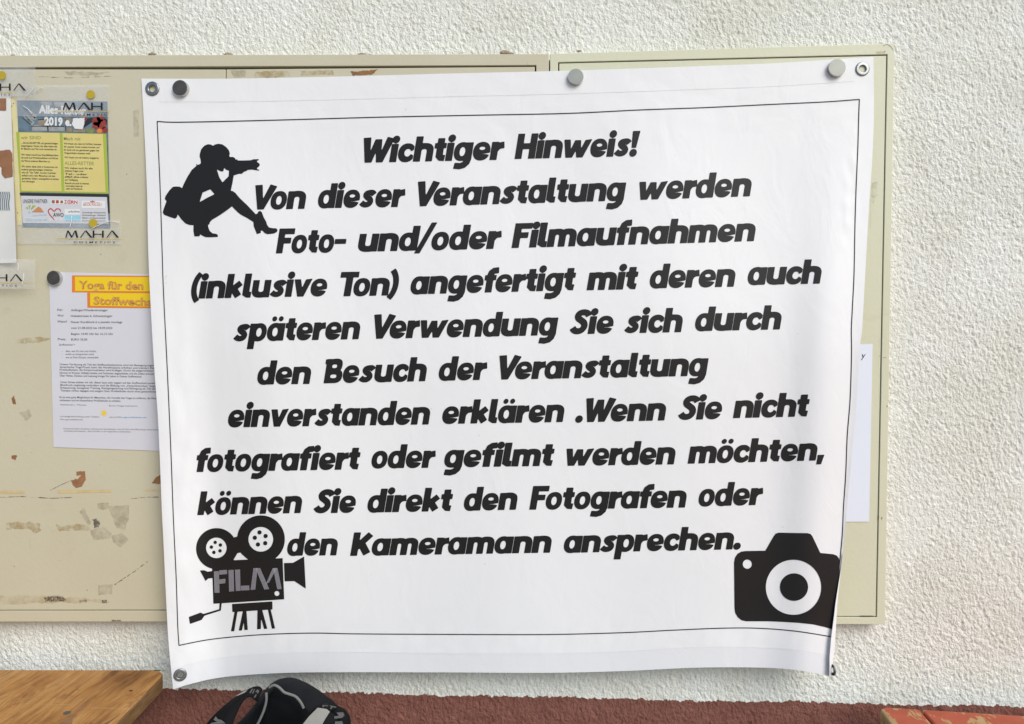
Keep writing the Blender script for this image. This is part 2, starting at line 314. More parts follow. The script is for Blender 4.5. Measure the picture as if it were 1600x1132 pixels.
# ------------------------------------------------------------------ flat print: signed distance shapes turned into crisp meshes
def sdf_poly(P, X, Y):
    P = np.asarray(P, float); n = len(P); d = np.full(X.shape, 1e9); s = np.ones(X.shape)
    for i in range(n):
        a = P[i]; b = P[i - 1]; ex, ey = b - a; wx = X - a[0]; wy = Y - a[1]
        t = np.clip((wx * ex + wy * ey) / max(ex * ex + ey * ey, 1e-12), 0, 1)
        bx = wx - ex * t; by = wy - ey * t; d = np.minimum(d, bx * bx + by * by)
        c1 = Y >= a[1]; c2 = Y < b[1]; c3 = ex * wy > ey * wx
        flip = (c1 & c2 & c3) | (~c1 & ~c2 & ~c3); s = np.where(flip, -s, s)
    return s * np.sqrt(d)
def ell(cx, cy, rx, ry, n=48, a0=0.0, a1=360.0):
    t = np.radians(np.linspace(a0, a1, n, endpoint=(a1 - a0) < 359.9)); return [(cx + rx * math.cos(k), cy + ry * math.sin(k)) for k in t]
def stroke(pts, w):
    P = np.asarray(pts, float); n = len(P); W = np.full(n, w) if np.isscalar(w) else np.asarray(w, float)
    T = np.gradient(P, axis=0); T /= np.linalg.norm(T, axis=1)[:, None]; Nn = np.stack([-T[:, 1], T[:, 0]], 1)
    L = P + Nn * W[:, None] / 2; Q = P - Nn * W[:, None] / 2
    return [tuple(p) for p in L] + [tuple(p) for p in Q[::-1]]
def field(ops, X, Y, rnd=0.0, grow=0.0):
    V = np.full(X.shape, 1e9)
    for op, poly in ops:
        s = sdf_poly(poly, X, Y)
        V = np.minimum(V, s + rnd) if op == '+' else np.maximum(V, -s + rnd)
    return V - rnd - grow
def contour_mesh(V, xs, ys):
    """Faces covering V < 0 on the grid xs x ys (cells cut along the zero line)."""
    ny, nx = V.shape; ins = V < 0; verts = []; faces = []; idx = {}
    def vid(key, p):
        if key not in idx: idx[key] = len(verts); verts.append(p)
        return idx[key]
    c = ins[:-1, :-1].astype(int) + ins[:-1, 1:] + ins[1:, 1:] + ins[1:, :-1]
    for j, i in zip(*np.nonzero(c)):
        cor = ((j, i), (j, i + 1), (j + 1, i + 1), (j + 1, i)); f = []
        for k in range(4):
            a = cor[k]; b = cor[(k + 1) % 4]
            if ins[a]: f.append(vid(a, (xs[a[1]], ys[a[0]])))
            if ins[a] != ins[b]:
                va, vb = V[a], V[b]; t = va / (va - vb); lo, hi = (a, b) if a < b else (b, a)
                f.append(vid((lo, hi), (xs[a[1]] + (xs[b[1]] - xs[a[1]]) * t, ys[a[0]] + (ys[b[0]] - ys[a[0]]) * t)))
        if len(f) >= 3: faces.append(f)
    return np.array(verts), faces
def shape_mesh(ops, res, rnd=0.0, pad=2.0, rough=0.0, rscale=1.0, grow=0.0):
    P = np.vstack([np.asarray(p) for o, p in ops if o == '+']); lo = P.min(0) - pad * res; hi = P.max(0) + pad * res
    xs = np.arange(lo[0], hi[0] + res, res); ys = np.arange(lo[1], hi[1] + res, res); X, Y = np.meshgrid(xs, ys)
    V = field(ops, X, Y, rnd, grow)
    if rough:
        nz = np.array([[mnoise.fractal(Vector((x * rscale, y * rscale, lo[0] * .37)), 0.8, 2.0, 4) for x in xs] for y in ys])
        V = V + nz * rough
    return contour_mesh(V, xs, ys)

# ------------------------------------------------------------------ the poster's lettering: heavy slanted geometric face, cap height 1
S_ = 0.255; XH = 0.715
def rc(x0, y0, x1, y1): return [(x0, y0), (x1, y0), (x1, y1), (x0, y1)]
def bowl(cx, cy, rx, ry): return ell(cx, cy, rx, ry, 56)
def sup(cx, cy, rx, ry, p=2.35, n=64):
    out = []
    for k in range(n):
        t = 2 * math.pi * k / n; c, s = math.cos(t), math.sin(t)
        out.append((cx + rx * math.copysign(abs(c) ** (2 / p), c), cy + ry * math.copysign(abs(s) ** (2 / p), s)))
    return out
def arch_ops(x0, x1, yt=XH + 0.012, th=0.225, gap=None):
    yc = 0.40; w = x1 - x0; o = []
    cx = (x0 + x1) / 2
    top = [p for p in sup(cx, yc, w / 2, yt - yc, 2.5) if p[1] >= yc - 1e-6]
    o.append(('+', sorted(top, key=lambda p: -p[0]) + [(x0, 0), (x1, 0)]))
    g = gap if gap else w - 2 * S_ + .0
    gx0, gx1 = x0 + S_, x1 - S_ + 0.012
    gc = (gx0 + gx1) / 2; gt = yt - th
    inn = [p for p in sup(gc, gt - 0.10, (gx1 - gx0) / 2, 0.10) if p[1] >= gt - 0.10 - 1e-6]
    o.append(('-', sorted(inn, key=lambda p: -p[0]) + [(gx0, -0.1), (gx1, -0.1)]))
    return o
def flip(ops, w, h): return [(o, [(w - x, h - y) for x, y in p]) for o, p in ops]
def shift(ops, dx, dy=0): return [(o, [(x + dx, y + dy) for x, y in p]) for o, p in ops]
def bowl_a(x0=0.0, w=0.62): return [('+', sup(x0 + w / 2, XH / 2, w / 2, XH / 2 + 0.014, 2.25)), ('-', sup(x0 + w / 2 + 0.005, XH / 2, w / 2 - 0.195, XH / 2 - 0.165, 2.1))]
def dot(cx, cy, r=0.135): return [('+', ell(cx, cy, r, r * 1.06, 32))]
G = {}
n_ = arch_ops(0, 0.715) + [('+', rc(0, 0, S_, XH))]
G['n'] = (n_, 0.715)
G['u'] = (flip(n_, 0.715, XH), 0.715)
G['h'] = (arch_ops(0, 0.715) + [('+', rc(0, 0, S_, 1.0))], 0.715)
m1 = arch_ops(0, 0.655); m2 = arch_ops(0.40, 1.055)
G['m'] = ([('+', m1[0][1]), m1[1], ('+', rc(0, 0, S_, XH))] , 0.655)
G['m'] = ([m1[0], m2[0], ('-', m1[1][1]), ('-', m2[1][1]), ('+', rc(0, 0, S_, XH))], 1.055)
G['r'] = ([('+', rc(0, 0, S_, XH)), ('+', stroke([(0.13, 0.34), (0.19, 0.47), (0.29, 0.565), (0.47, 0.595)], [0.24, 0.25, 0.25, 0.255]))], 0.46)
G['i'] = ([('+', rc(0, 0, S_, XH))] + dot(0.135, 0.905, 0.138), 0.26)
G['l'] = ([('+', rc(0, 0.1, S_, 1.0)), ('+', stroke([(0.135, 0.22), (0.145, 0.15), (0.20, 0.115), (0.335, 0.112)], [0.25, 0.25, 0.235, 0.225]))], 0.33)
G['t'] = ([('+', rc(0.09, 0.16, 0.09 + S_, 0.91)), ('+', rc(0, 0.515, 0.435, XH)), ('+', stroke([(0.22, 0.3), (0.225, 0.19), (0.28, 0.125), (0.43, 0.112)], [0.255, 0.255, 0.24, 0.225]))], 0.44)
G['f'] = ([('+', rc(0.08, 0, 0.08 + S_, 0.72)), ('+', rc(0, 0.50, 0.44, 0.70)), ('+', stroke([(0.208, 0.6), (0.208, 0.72), (0.235, 0.82), (0.31, 0.885), (0.50, 0.905)], [0.255, 0.255, 0.25, 0.245, 0.235]))], 0.47)
G['o'] = (bowl_a(0, 0.62), 0.62)
G['d'] = (bowl_a(0, 0.62) + [('+', rc(0.435, 0, 0.435 + S_, 1.0))], 0.69)
G['a'] = (bowl_a(0, 0.62) + [('+', rc(0.435, 0, 0.435 + S_, XH))], 0.69)
G['p'] = (bowl_a(0.07, 0.62) + [('+', rc(0, -0.33, S_, XH))], 0.69)
G['g'] = (bowl_a(0, 0.62) + [('+', rc(0.435, 0.02, 0.435 + S_, XH)), ('+', stroke([(0.5625, 0.2), (0.562, 0.05), (0.53, -0.085), (0.44, -0.185), (0.30, -0.23), (0.08, -0.21)], [0.255, 0.255, 0.255, 0.25, 0.24, 0.225]))], 0.69)
G['e'] = ([('+', sup(0.325, XH / 2, 0.325, XH / 2 + 0.014, 2.2)), ('-', sup(0.335, 0.475, 0.115, 0.072, 2.0)), ('-', [(0.30, 0.255), (0.45, 0.262), (0.75, 0.315), (0.75, 0.10), (0.62, 0.20), (0.52, 0.228), (0.42, 0.235), (0.30, 0.238)])], 0.645)
G['c'] = ([('+', sup(0.32, XH / 2, 0.32, XH / 2 + 0.014, 2.2)), ('-', sup(0.355, XH / 2, 0.135, 0.165, 2.0)), ('-', [(0.36, 0.36), (0.80, 0.60), (0.80, 0.12)]), ('-', rc(0.575, -0.1, 0.9, 0.9))], 0.575)
G['s'] = ([('+', stroke(catmull([(0.53, 0.52), (0.455, 0.595), (0.34, 0.60), (0.225, 0.565), (0.20, 0.49), (0.27, 0.405), (0.37, 0.335), (0.415, 0.245), (0.37, 0.145), (0.255, 0.105), (0.14, 0.13), (0.05, 0.20)], 4), 0.222))], 0.57)
G['v'] = ([('+', [(0.0, XH), (0.245, XH), (0.345, 0.33), (0.455, XH - 0.01), (0.70, XH + 0.02), (0.445, 0), (0.205, 0)])], 0.66)
G['w'] = ([('+', [(0.0, XH), (0.24, XH), (0.305, 0.30), (0.43, XH - .03), (0.655, XH - .03), (0.70, 0.32), (0.84, XH - .03), (1.09, XH), (0.815, 0), (0.575, 0), (0.515, 0.29), (0.40, 0), (0.15, 0)])], 1.05)
G['k'] = ([('+', rc(0, 0, S_, 1.0)), ('+', stroke([(0.17, 0.27), (0.56, 0.62)], 0.235)), ('+', stroke([(0.27, 0.42), (0.53, 0.06)], 0.255))], 0.66)
G['V'] = ([('+', [(-0.01, 0.985), (0.265, 1.0), (0.37, 0.40), (0.585, 1.01), (0.85, 0.93), (0.455, 0), (0.215, 0)])], 0.76)
G['W'] = ([('+', [(-0.01, 0.985), (0.265, 1.0), (0.315, 0.42), (0.45, 0.92), (0.695, 0.92), (0.735, 0.42), (0.90, 1.01), (1.165, 0.94), (0.84, 0), (0.60, 0), (0.535, 0.44), (0.42, 0), (0.17, 0)])], 1.10)
G['H'] = ([('+', rc(0, 0, S_, 1)), ('+', rc(0.525, 0, 0.525 + S_, 1)), ('+', rc(0.2, 0.39, 0.6, 0.61))], 0.78)
G['F'] = ([('+', rc(0, 0, S_, 1)), ('+', rc(0.1, 0.78, 0.645, 1)), ('+', rc(0.1, 0.40, 0.54, 0.62))], 0.62)
G['T'] = ([('+', rc(0.195, 0, 0.195 + S_, 1)), ('+', rc(-0.04, 0.78, 0.655, 1))], 0.60)
G['K'] = ([('+', rc(0, 0, S_, 1)), ('+', stroke([(0.16, 0.33), (0.66, 0.92)], 0.25)), ('+', stroke([(0.30, 0.60), (0.63, 0.075)], 0.27))], 0.76)
G['B'] = ([('+', rc(0.0, 0, 0.40, 1)), ('+', sup(0.37, 0.735, 0.27, 0.275, 2.6)), ('+', sup(0.36, 0.285, 0.335, 0.285, 2.6)), ('+', rc(-0.05, 0.80, 0.12, 0.985)), ('-', sup(0.335, 0.70, 0.105, 0.085, 3)), ('-', sup(0.345, 0.28, 0.13, 0.085, 3))], 0.69)
G['S'] = ([('+', stroke(catmull([(0.655, 0.745), (0.59, 0.845), (0.455, 0.895), (0.305, 0.87), (0.225, 0.775), (0.255, 0.655), (0.37, 0.565), (0.49, 0.46), (0.53, 0.315), (0.455, 0.17), (0.315, 0.115), (0.17, 0.15), (0.075, 0.26)], 4), 0.245))], 0.68)
G['!'] = ([('+', [(0.0, 1.0), (0.285, 1.0), (0.215, 0.335), (0.05, 0.335)])] + dot(0.135, 0.125, 0.14), 0.28)
G['.'] = (dot(0.14, 0.125, 0.14), 0.28)
G[','] = ([('+', [(0.03, 0.22), (0.27, 0.22), (0.20, -0.17), (0.03, -0.17)])], 0.28)
G['-'] = ([('+', rc(0.0, 0.345, 0.46, 0.53))], 0.46)
G['/'] = ([('+', [(-0.10, -0.12), (0.09, -0.12), (0.55, 1.12), (0.36, 1.12)])], 0.44)
G['('] = ([('+', stroke(ell(0.62, 0.46, 0.50, 0.74, 20, 128, 232), 0.205))], 0.33)
G[')'] = ([('+', stroke(ell(-0.30, 0.46, 0.50, 0.74, 20, -52, 52), 0.205))], 0.33)
for k_, b_ in (('ä', 'a'), ('ö', 'o')):
    dx = 0.03 if k_ == 'ä' else 0.0
    G[k_] = (G[b_][0] + dot(0.19 + dx, 0.905, 0.092) + dot(0.455 + dx, 0.905, 0.092), G[b_][1])
SHEAR = 0.155; TRACK = 0.035
GM = {}
def glyph(ch):
    if ch not in GM:
        v, f = shape_mesh(G[ch][0], 0.020 if ch in 'eg' else 0.028, rnd=0.022, pad=3, grow={'e': 0.004, 'S': 0.004, 's': 0.003}.get(ch, 0.009))
        v = v.copy(); v[:, 0] += SHEAR * v[:, 1]; GM[ch] = (v, f)
    return GM[ch]
KERN = {('V', 'o'): -.10, ('V', 'e'): -.10, ('W', 'i'): -.03, ('W', 'e'): -.09, ('F', 'o'): -.05, ('T', 'o'): -.10, ('f', 'o'): -.04, ('r', 'a'): -.02, ('f', 'e'): -.05, ('r', 'd'): -.02}
def word(text, x0, y0, x1, y1, cap):
    """Photo-space mesh of one word between ink edges x0..x1, baseline from y0 to y1."""
    vs, fs, pen, base = [], [], 0.0, 0
    for k, ch in enumerate(text):
        v, f = glyph(ch); vs.append(v + np.array([pen, 0])); fs += [[i + base for i in q] for q in f]; base += len(v)
        pen += G[ch][1] + TRACK + (KERN.get((ch, text[k + 1]), 0) if k + 1 < len(text) else 0)
    v = np.vstack(vs); a = (x1 - x0) / (v[:, 0].max() - v[:, 0].min()); X = x0 + (v[:, 0] - v[:, 0].min()) * a
    Y = y0 + (y1 - y0) * (X - x0) / (x1 - x0) - v[:, 1] * cap
    return np.stack([X, Y], 1), fs
WORDS = [
 ('Wichtiger', 568.4, 254.2, 788.4, 249.5, 38.6), ('Hinweis!', 804.0, 248.4, 1000.7, 243.6, 38.6),
 ('Von', 398.9, 327.5, 478.4, 326.2, 38), ('dieser', 496.8, 325.3, 633.3, 323.2, 38), ('Veranstaltung', 653, 322.4, 978.7, 313.2, 38.4), ('werden', 999.2, 312.3, 1174.5, 306.5, 38.4),
 ('Foto-', 431, 395.9, 541.4, 394.0, 38), ('und/oder', 559.4, 393.4, 783.9, 388.5, 38), ('Filmaufnahmen', 799.2, 387.6, 1180.8, 376.6, 37.8),
 ('(inklusive', 298.5, 466.8, 511.4, 462.6, 37), ('Ton)', 531.9, 463.1, 623.5, 461.3, 37.4), ('angefertigt', 641.4, 460.0, 900.3, 453.4, 37.6), ('mit', 916.5, 453.5, 997.8, 451.8, 37.6), ('deren', 1015.3, 450.6, 1149.2, 447.9, 37.6), ('auch', 1168.4, 445.4, 1283.8, 443.0, 37.4),
 ('späteren', 364.6, 533.6, 562.9, 529.9, 37.4), ('Verwendung', 584.8, 529.4, 872.6, 523.6, 37.6), ('Sie', 890.1, 522.5, 958.8, 520.9, 37.6), ('sich', 975.5, 520.7, 1066.9, 518.9, 37.6), ('durch', 1086.2, 517.5, 1221.3, 514.6, 37.4),
 ('den', 402, 601, 486.2, 599.9, 37), ('Besuch', 505.6, 599, 667, 595.5, 37.2), ('der', 685.5, 595, 761.4, 593.4, 37.2), ('Veranstaltung', 780.4, 593.2, 1107.4, 587.1, 37.4),
 ('einverstanden', 356.2, 667.8, 672.2, 663.2, 37), ('erklären', 691, 662.5, 881.9, 659.4, 37), ('.Wenn', 898.8, 660, 1040.9, 656.9, 37), ('Sie', 1059.4, 656.5, 1128.4, 654.4, 37), ('nicht', 1145.3, 653.4, 1265.3, 650.6, 37),
 ('fotografiert', 306.9, 737.6, 563.5, 733.4, 36.6), ('oder', 580.4, 731.8, 680.8, 730.9, 36.6), ('gefilmt', 693.2, 730.4, 866.8, 727.9, 36.6), ('werden', 885.3, 727.9, 1055.6, 725.6, 36.6), ('möchten,', 1074.5, 724.6, 1288, 719.2, 36.6),
 ('können', 308.2, 805, 472.1, 801.6, 36.4), ('Sie', 489.8, 802.2, 556.1, 801, 36.4), ('direkt', 574.1, 801, 708, 798.5, 36.4), ('den', 724.8, 798.2, 808.7, 796.4, 36.4), ('Fotografen', 827, 796.5, 1073, 793.1, 36.4), ('oder', 1091.6, 791.4, 1192.4, 788.9, 36.4),
 ('den', 448.6, 868.5, 527.9, 867.8, 36), ('Kameramann', 547, 868.7, 862.1, 863.6, 36), ('ansprechen.', 881, 864, 1157.6, 858.2, 36),
]

# ------------------------------------------------------------------ small type from Blender's own built-in face
TXT = {}
def type_mesh(s, bold=0.0):
    key = (s, bold)
    if key not in TXT:
        cu = bpy.data.curves.new('type', 'FONT'); cu.body = s; cu.size = 1.0; cu.resolution_u = 2; cu.offset = bold
        o = bpy.data.objects.new('type', cu); COL.objects.link(o)
        dg = bpy.context.evaluated_depsgraph_get(); me = bpy.data.meshes.new_from_object(o.evaluated_get(dg))
        v = np.empty(len(me.vertices) * 3); me.vertices.foreach_get('co', v)
        TXT[key] = (v.reshape(-1, 3)[:, :2].copy(), [list(p.vertices) for p in me.polygons])
        bpy.data.objects.remove(o); bpy.data.curves.remove(cu); bpy.data.meshes.remove(me)
    return TXT[key]
class Ink:
    """Collects photo-space pieces and lays them on a surface function (px array, lift) -> world."""
    def __init__(s): s.v = []; s.f = []; s.n = 0; s.done = []
    def cut(s):                                 # what follows becomes a part of its own
        if s.v: s.done.append((s.v, s.f))
        s.v = []; s.f = []; s.n = 0
    def add(s, v, f):
        v = np.asarray(v, float)
        if len(v) == 0: return
        s.v.append(v); s.f += [[i + s.n for i in q] for q in f]; s.n += len(v)
    def poly(s, p): s.add(p, [list(range(len(p)))])
    def rect(s, x0, y0, x1, y1): s.poly([(x0, y0), (x1, y0), (x1, y1), (x0, y1)])
    def type(s, t, x, y, cap, x1=None, y1=None, bold=0.0, wide=1.0):
        v, f = type_mesh(t, bold)
        if len(v) == 0: return
        k = cap / 0.70; lo, hi = v[:, 0].min(), v[:, 0].max()
        kx = (x1 - x) / (hi - lo) if x1 else k * wide
        X = x + (v[:, 0] - lo) * kx; sl = (y1 - y) / (x1 - x) if (y1 is not None and x1) else 0.012
        s.add(np.stack([X, y + sl * (X - x) - v[:, 1] * k], 1), f)
    def build(s, name, m, parent, surf, lift):
        s.cut(); out = [s._one(name, m, parent, surf, lift, v, f) for v, f in s.done]
        return out[0]
    def _one(s, name, m, parent, surf, lift, sv, sf):
        w = surf(np.vstack(sv), lift); fs = []
        for q in sf:                               # every face towards the camera
            a, b, c = w[q[0]], w[q[1]], w[q[2]]
            nrm = np.cross(b - a, c - a)
            fs.append(q if nrm @ (CP - a) > 0 else q[::-1])
        return mesh_obj(name, w, fs, m, parent)
def plane(y): return lambda px, lift: at_y(px, np.full(len(px), y - lift))

# ================================================================== the setting
def axis(lo, hi, d0, d1, step):
    return np.unique(np.concatenate([np.linspace(lo, d0, 9), np.arange(d0, d1, step), np.linspace(d1, hi, 9)]).round(5))
def make_wall():
    xs = axis(-4.0, 4.0, -1.12, 1.12, 0.0025); zs = axis(0.0, 3.6, 0.64, 1.98, 0.0025)
    X, Z = np.meshgrid(xs, zs); nx, nz = len(xs), len(zs)
    v = np.stack([X.ravel(), np.zeros(X.size), Z.ravel()], 1)
    i = np.arange(nx * nz).reshape(nz, nx); q = np.stack([i[:-1, :-1], i[:-1, 1:], i[1:, 1:], i[1:, :-1]], -1).reshape(-1, 4)
    me = bpy.data.meshes.new('wall'); me.vertices.add(len(v)); me.vertices.foreach_set('co', v.ravel())
    me.loops.add(q.size); me.loops.foreach_set('vertex_index', q.ravel().astype(np.int32))
    me.polygons.add(len(q)); me.polygons.foreach_set('loop_start', np.arange(0, q.size, 4, dtype=np.int32))
    me.polygons.foreach_set('loop_total', np.full(len(q), 4, np.int32)); me.polygons.foreach_set('use_smooth', np.ones(len(q), bool))
    me.update(); me.validate(); me.materials.append(M['stucco'])
    o = bpy.data.objects.new('wall', me); COL.objects.link(o)
    return tag(o, 'rough white stucco wall with a maroon painted band along its foot', 'wall', kind='structure')
make_wall()
g = mesh_obj('ground', [(-6, -8, 0), (6, -8, 0), (6, 0.05, 0), (-6, 0.05, 0)], [[0, 1, 2, 3]], M['ground'])
tag(g, 'plain grey concrete floor in front of the stucco wall', 'ground', kind='structure')

# ------------------------------------------------------------------ the two flat metal cabinets
YF, YD, YB = -0.0240, -0.0225, 0.0
def frame_mesh(name, O, I, yf, yb, m, parent):
    n = len(O); po, pi = at_y(O, yf), at_y(I, yf); qo, qi = po.copy(), pi.copy(); qo[:, 1] = yb; qi[:, 1] = yb
    v = np.vstack([po, pi, qo, qi]); f = []
    for k in range(n):
        a, b = k, (k + 1) % n
        f += [[a, n + a, n + b, b], [a, b, 2 * n + b, 2 * n + a], [n + a, 3 * n + a, 3 * n + b, n + b]]
    o = mesh_obj(name, v, f, m, parent); bevel(o, 0.0008, 2); return o
def slab(name, px, yf, yb, m, parent, w=0.001):
    mb = MB(); prism_y(mb, px, yf, yb); o = mb.build(name, m, parent); bevel(o, w, 2); return o
def decal(name, ops, m, parent, y, lift=0.0004, res=1.0, rough=0.0, rscale=0.2):
    v, f = shape_mesh(ops, res, 0, 4, rough, rscale); k = Ink(); k.add(v, f); return k.build(name, m, parent, plane(y), lift)

cl = empty('metal_cabinet', at_y([(420, 972)], YB)[0])
tag(cl, 'wide beige enamel cabinet with scuffed doors, flyers stuck to its left end', 'cabinet', 'beige wall cabinets')
frame_mesh('frame', [(-160, 87.5), (857.6, 84.6), (857.6, 971.5), (-160, 972)], [(-145, 106), (837.8, 102.2), (838, 954.6), (-145, 955)], YF, YB, M['cab'], cl)
slab('backing', [(-150, 100), (842, 97), (842, 960), (-150, 961)], -0.010, -0.002, M['cabdark'], cl, 0.0002)
slab('door', [(-143, 108.6), (352.2, 108.7), (352.2, 953.2), (-143, 953.6)], YD, -0.012, M['cab'], cl, 0.0008)
slab('door', [(353.8, 108.7), (835.6, 104.6), (835.8, 952.8), (353.8, 953.2)], YD, -0.012, M['cab'], cl, 0.0008)
cr = empty('metal_cabinet', at_y([(1120, 975)], YB)[0])
tag(cr, 'squarer beige enamel cabinet whose right edge shows beside the banner', 'cabinet', 'beige wall cabinets')
frame_mesh('frame', [(859.4, 84.4), (1397.5, 68), (1383, 976), (859.4, 974)], [(872, 97.6), (1386.8, 85.2), (1370.2, 965.2), (872, 963)], YF, YB, M['cab2'], cr)
slab('backing', [(868, 94), (1391, 80), (1374, 969), (868, 967)], -0.010, -0.002, M['cabdark'], cr, 0.0002)
slab('door', [(873.8, 99.5), (1385.0, 87.2), (1368.4, 963.4), (873.8, 961.2)], YD, -0.012, M['cab2'], cr, 0.0008)
# rust, chipped paint, glue and tape marks on the left cabinet
Z3 = lambda pts: [(x * .3641, 720 + y * .3641) for x, y in pts]
for ops, m, ro, rs in [
    ([('+', Z3([(190, 588), (235, 580), (275, 586), (283, 600), (250, 606), (195, 604)]))], 'rust', 2.8, 1.1),
    ([('+', Z3([(438, 600), (458, 598), (458, 612), (438, 612)]))], 'rust', 1.8, 0.9),
    ([('+', Z3([(480, 684), (520, 684), (520, 690), (480, 690)]))], 'rust', 0.8, 0.5),
    ([('+', Z3([(305, 86), (328, 78), (328, 47), (364, 45), (368, 82), (350, 112), (326, 118), (312, 104)])), ('-', Z3([(326, 66), (350, 62), (330, 82)]))], 'chip', 0.7, 0.3),
    ([('+', Z3([(650, 98), (668, 72), (688, 62), (688, 100)]))], 'chip', 0.7, 0.3),
    ([('+', Z3([(-30, 130), (105, 131), (106, 143), (-30, 142)]))], 'strip', 0.5, 0.2),
    ([('+', Z3([(247, 128), (475, 125), (478, 136), (247, 140)]))], 'strip', 0.5, 0.2),
    ([('+', Z3([(620, 126), (690, 124), (690, 130), (622, 131)]))], 'strip', 0.5, 0.2),
    ([('+', Z3([(25, 270), (60, 262), (172, 270), (175, 300), (150, 312), (120, 292), (30, 296)]))], 'residue', 2.0, 0.12),
    ([('+', Z3([(235, 270), (262, 284), (340, 270), (400, 290), (380, 300), (255, 302)]))], 'residue', 1.8, 0.12),
    ([('+', Z3([(418, 182), (466, 180), (464, 206), (440, 212), (420, 206)]))], 'greyres', 0.8, 0.2),
    ([('+', Z3([(462, 196), (556, 192), (552, 250), (536, 296), (500, 290), (480, 240)]))], 'greyres', 1.2, 0.12),
    ([('+', Z3([(340, 220), (360, 205), (392, 270), (380, 282)]))], 'greyres', 1.0, 0.15),
    ([('+', Z3([(385, 300), (440, 284), (480, 310), (470, 332), (400, 344)]))], 'greyres', 1.5, 0.15),
    ([('+', Z3([(480, 322), (524, 312), (552, 336), (520, 374), (486, 350)]))], 'greyres', 1.2, 0.15),
    ([('+', Z3([(420, 536), (482, 530), (482, 572), (424, 578)]))], 'greyres', 0.9, 0.2),
    ([('+', Z3([(398, 252), (412, 250), (430, 268), (424, 284), (404, 290)]))], 'scratch', 1.6, 0.4),
    ([('+', stroke(Z3([(490, 534), (540, 500), (580, 474), (634, 432)]), 1.0))], 'scratch', 0.9, 0.35),
    ([('+', stroke(Z3([(215, 128), (262, 104), (308, 84)]), 0.8))], 'scratch', 0.3, 0.3),
    ([('+', stroke(Z3([(0, 158), (90, 154), (220, 162), (310, 158)]), 0.9))], 'scratch', 0.5, 0.15),
    ([('+', stroke(Z3([(560, 164), (620, 158), (690, 156)]), 0.9))], 'scratch', 0.6, 0.2),
    ([('+', [(-20, 934), (30, 930), (70, 932), (150, 936), (170, 941), (60, 943), (-20, 946)])], 'faint', 2.5, 0.08), ([('+', Z3([(340, 600), (372, 598), (370, 606), (342, 608)]))], 'rust', 2.0, 1.0), ([('+', Z3([(284, 652), (290, 652), (290, 657), (284, 657)]))], 'rust', 0.5, 0.9), ([('+', Z3([(318, 648), (336, 648), (334, 654), (320, 654)]))], 'rust', 0.9, 0.9),
    ([('+', [(18, 622), (22, 618), (25, 632), (20, 632)])], 'chip', 0.9, 0.5), ([('+', [(18, 712), (27, 712), (25, 719), (18, 717)])], 'chip', 0.9, 0.5),
    ([('+', [(398, 112), (452, 111), (455, 119), (420, 122), (399, 121)])], 'residue', 1.6, 0.12), ([('+', [(470, 111), (520, 110), (522, 117), (470, 118)])], 'residue', 1.4, 0.12), ([('+', [(548, 112), (590, 109), (580, 117), (552, 119)])], 'chip', 1.6, 0.2),
    ([('+', [(360, 110), (384, 110), (384, 121), (366, 122)])], 'greyres', 1.2, 0.2), ([('+', stroke([(60, 120), (110, 122), (180, 119)], 0.7))], 'scratch', 0.5, 0.15), ([('+', [(100, 112), (172, 113), (150, 118), (104, 117)])], 'greyres', 1.4, 0.12),
    ([('+', [(20, 530), (60, 527), (78, 530), (60, 536), (24, 537)])], 'residue', 1.6, 0.12), ([('+', [(30, 645), (45, 640), (50, 652), (40, 658)])], 'greyres', 1.4, 0.2), ([('+', [(208, 173), (217, 172), (217, 214), (209, 214)])], 'greyres', 1.0, 0.2),
]:
    decal({'strip': 'tape_strip', 'faint': 'rust_wash', 'rust': 'rust_spot', 'chip': 'paint_chip', 'residue': 'glue_mark', 'greyres': 'tape_mark', 'scratch': 'scratch'}[m], ops, M[m], cl, YF if m == 'rust' and ops[0][1][0][1] > 960 else YD, 0.0004, 0.8, ro, rs)
for ops, m in [([('+', [(1372.0, 806), (1373.6, 806), (1373.2, 812), (1372.2, 812)])], 'rust'), ([('+', [(1377.2, 808.5), (1378.6, 808), (1378.2, 813), (1377.2, 813)])], 'rust'), ([('+', [(1343, 962.2), (1366, 962.4), (1366, 964), (1344, 964)])], 'rust'),
               ([('+', stroke([(1380, 72), (1386, 69), (1393, 74), (1396, 79)], 0.8))], 'scratch')]:
    decal('rust_spot' if m == 'rust' else 'scratch', ops, M[m], cr, YF, 0.0005, 0.5, 0.3, 0.5)
decal('tape_mark', [('+', [(1362, 286), (1371, 284), (1371, 305), (1364, 318), (1361, 312)])], M['greyres'], cr, YD, 0.0004, 0.8, 1.2, 0.25)
decal('glue_mark', [('+', [(1368.2, 80.6), (1384, 79.5), (1383, 83.2), (1370, 84)])], M['residue'], cr, YF, 0.0005, 0.5, 0.6, 0.4)
def lump(px, r, m, parent, name, seed, sq=(1.5, 0.5, 0.7)):
    c_ = at_y([px], -0.014)[0]; bm = bmesh.new(); bmesh.ops.create_icosphere(bm, subdivisions=3, radius=1.0)
    vs = [c_ + np.array(v.co) * np.array(sq) * r * (1 + 0.5 * mnoise.noise(Vector(v.co) * 2.2 + Vector((seed, 0, 0)))) for v in bm.verts]
    fs = [[q.index for q in f.verts] for f in bm.faces]; bm.free(); return mesh_obj(name, vs, fs, m, parent, True)
for k, (x, y, r_) in enumerate([(238, 85, .0042), (356, 86, .0050), (566, 86.5, .0052), (578, 87, .003), (789, 82.5, .0052), (798, 84, .003), (905, 80, .0025), (20, 87, .0025)]):
    lump((x, y), r_, M['crumb'], cl, 'mortar_crumb', k * 3.1)

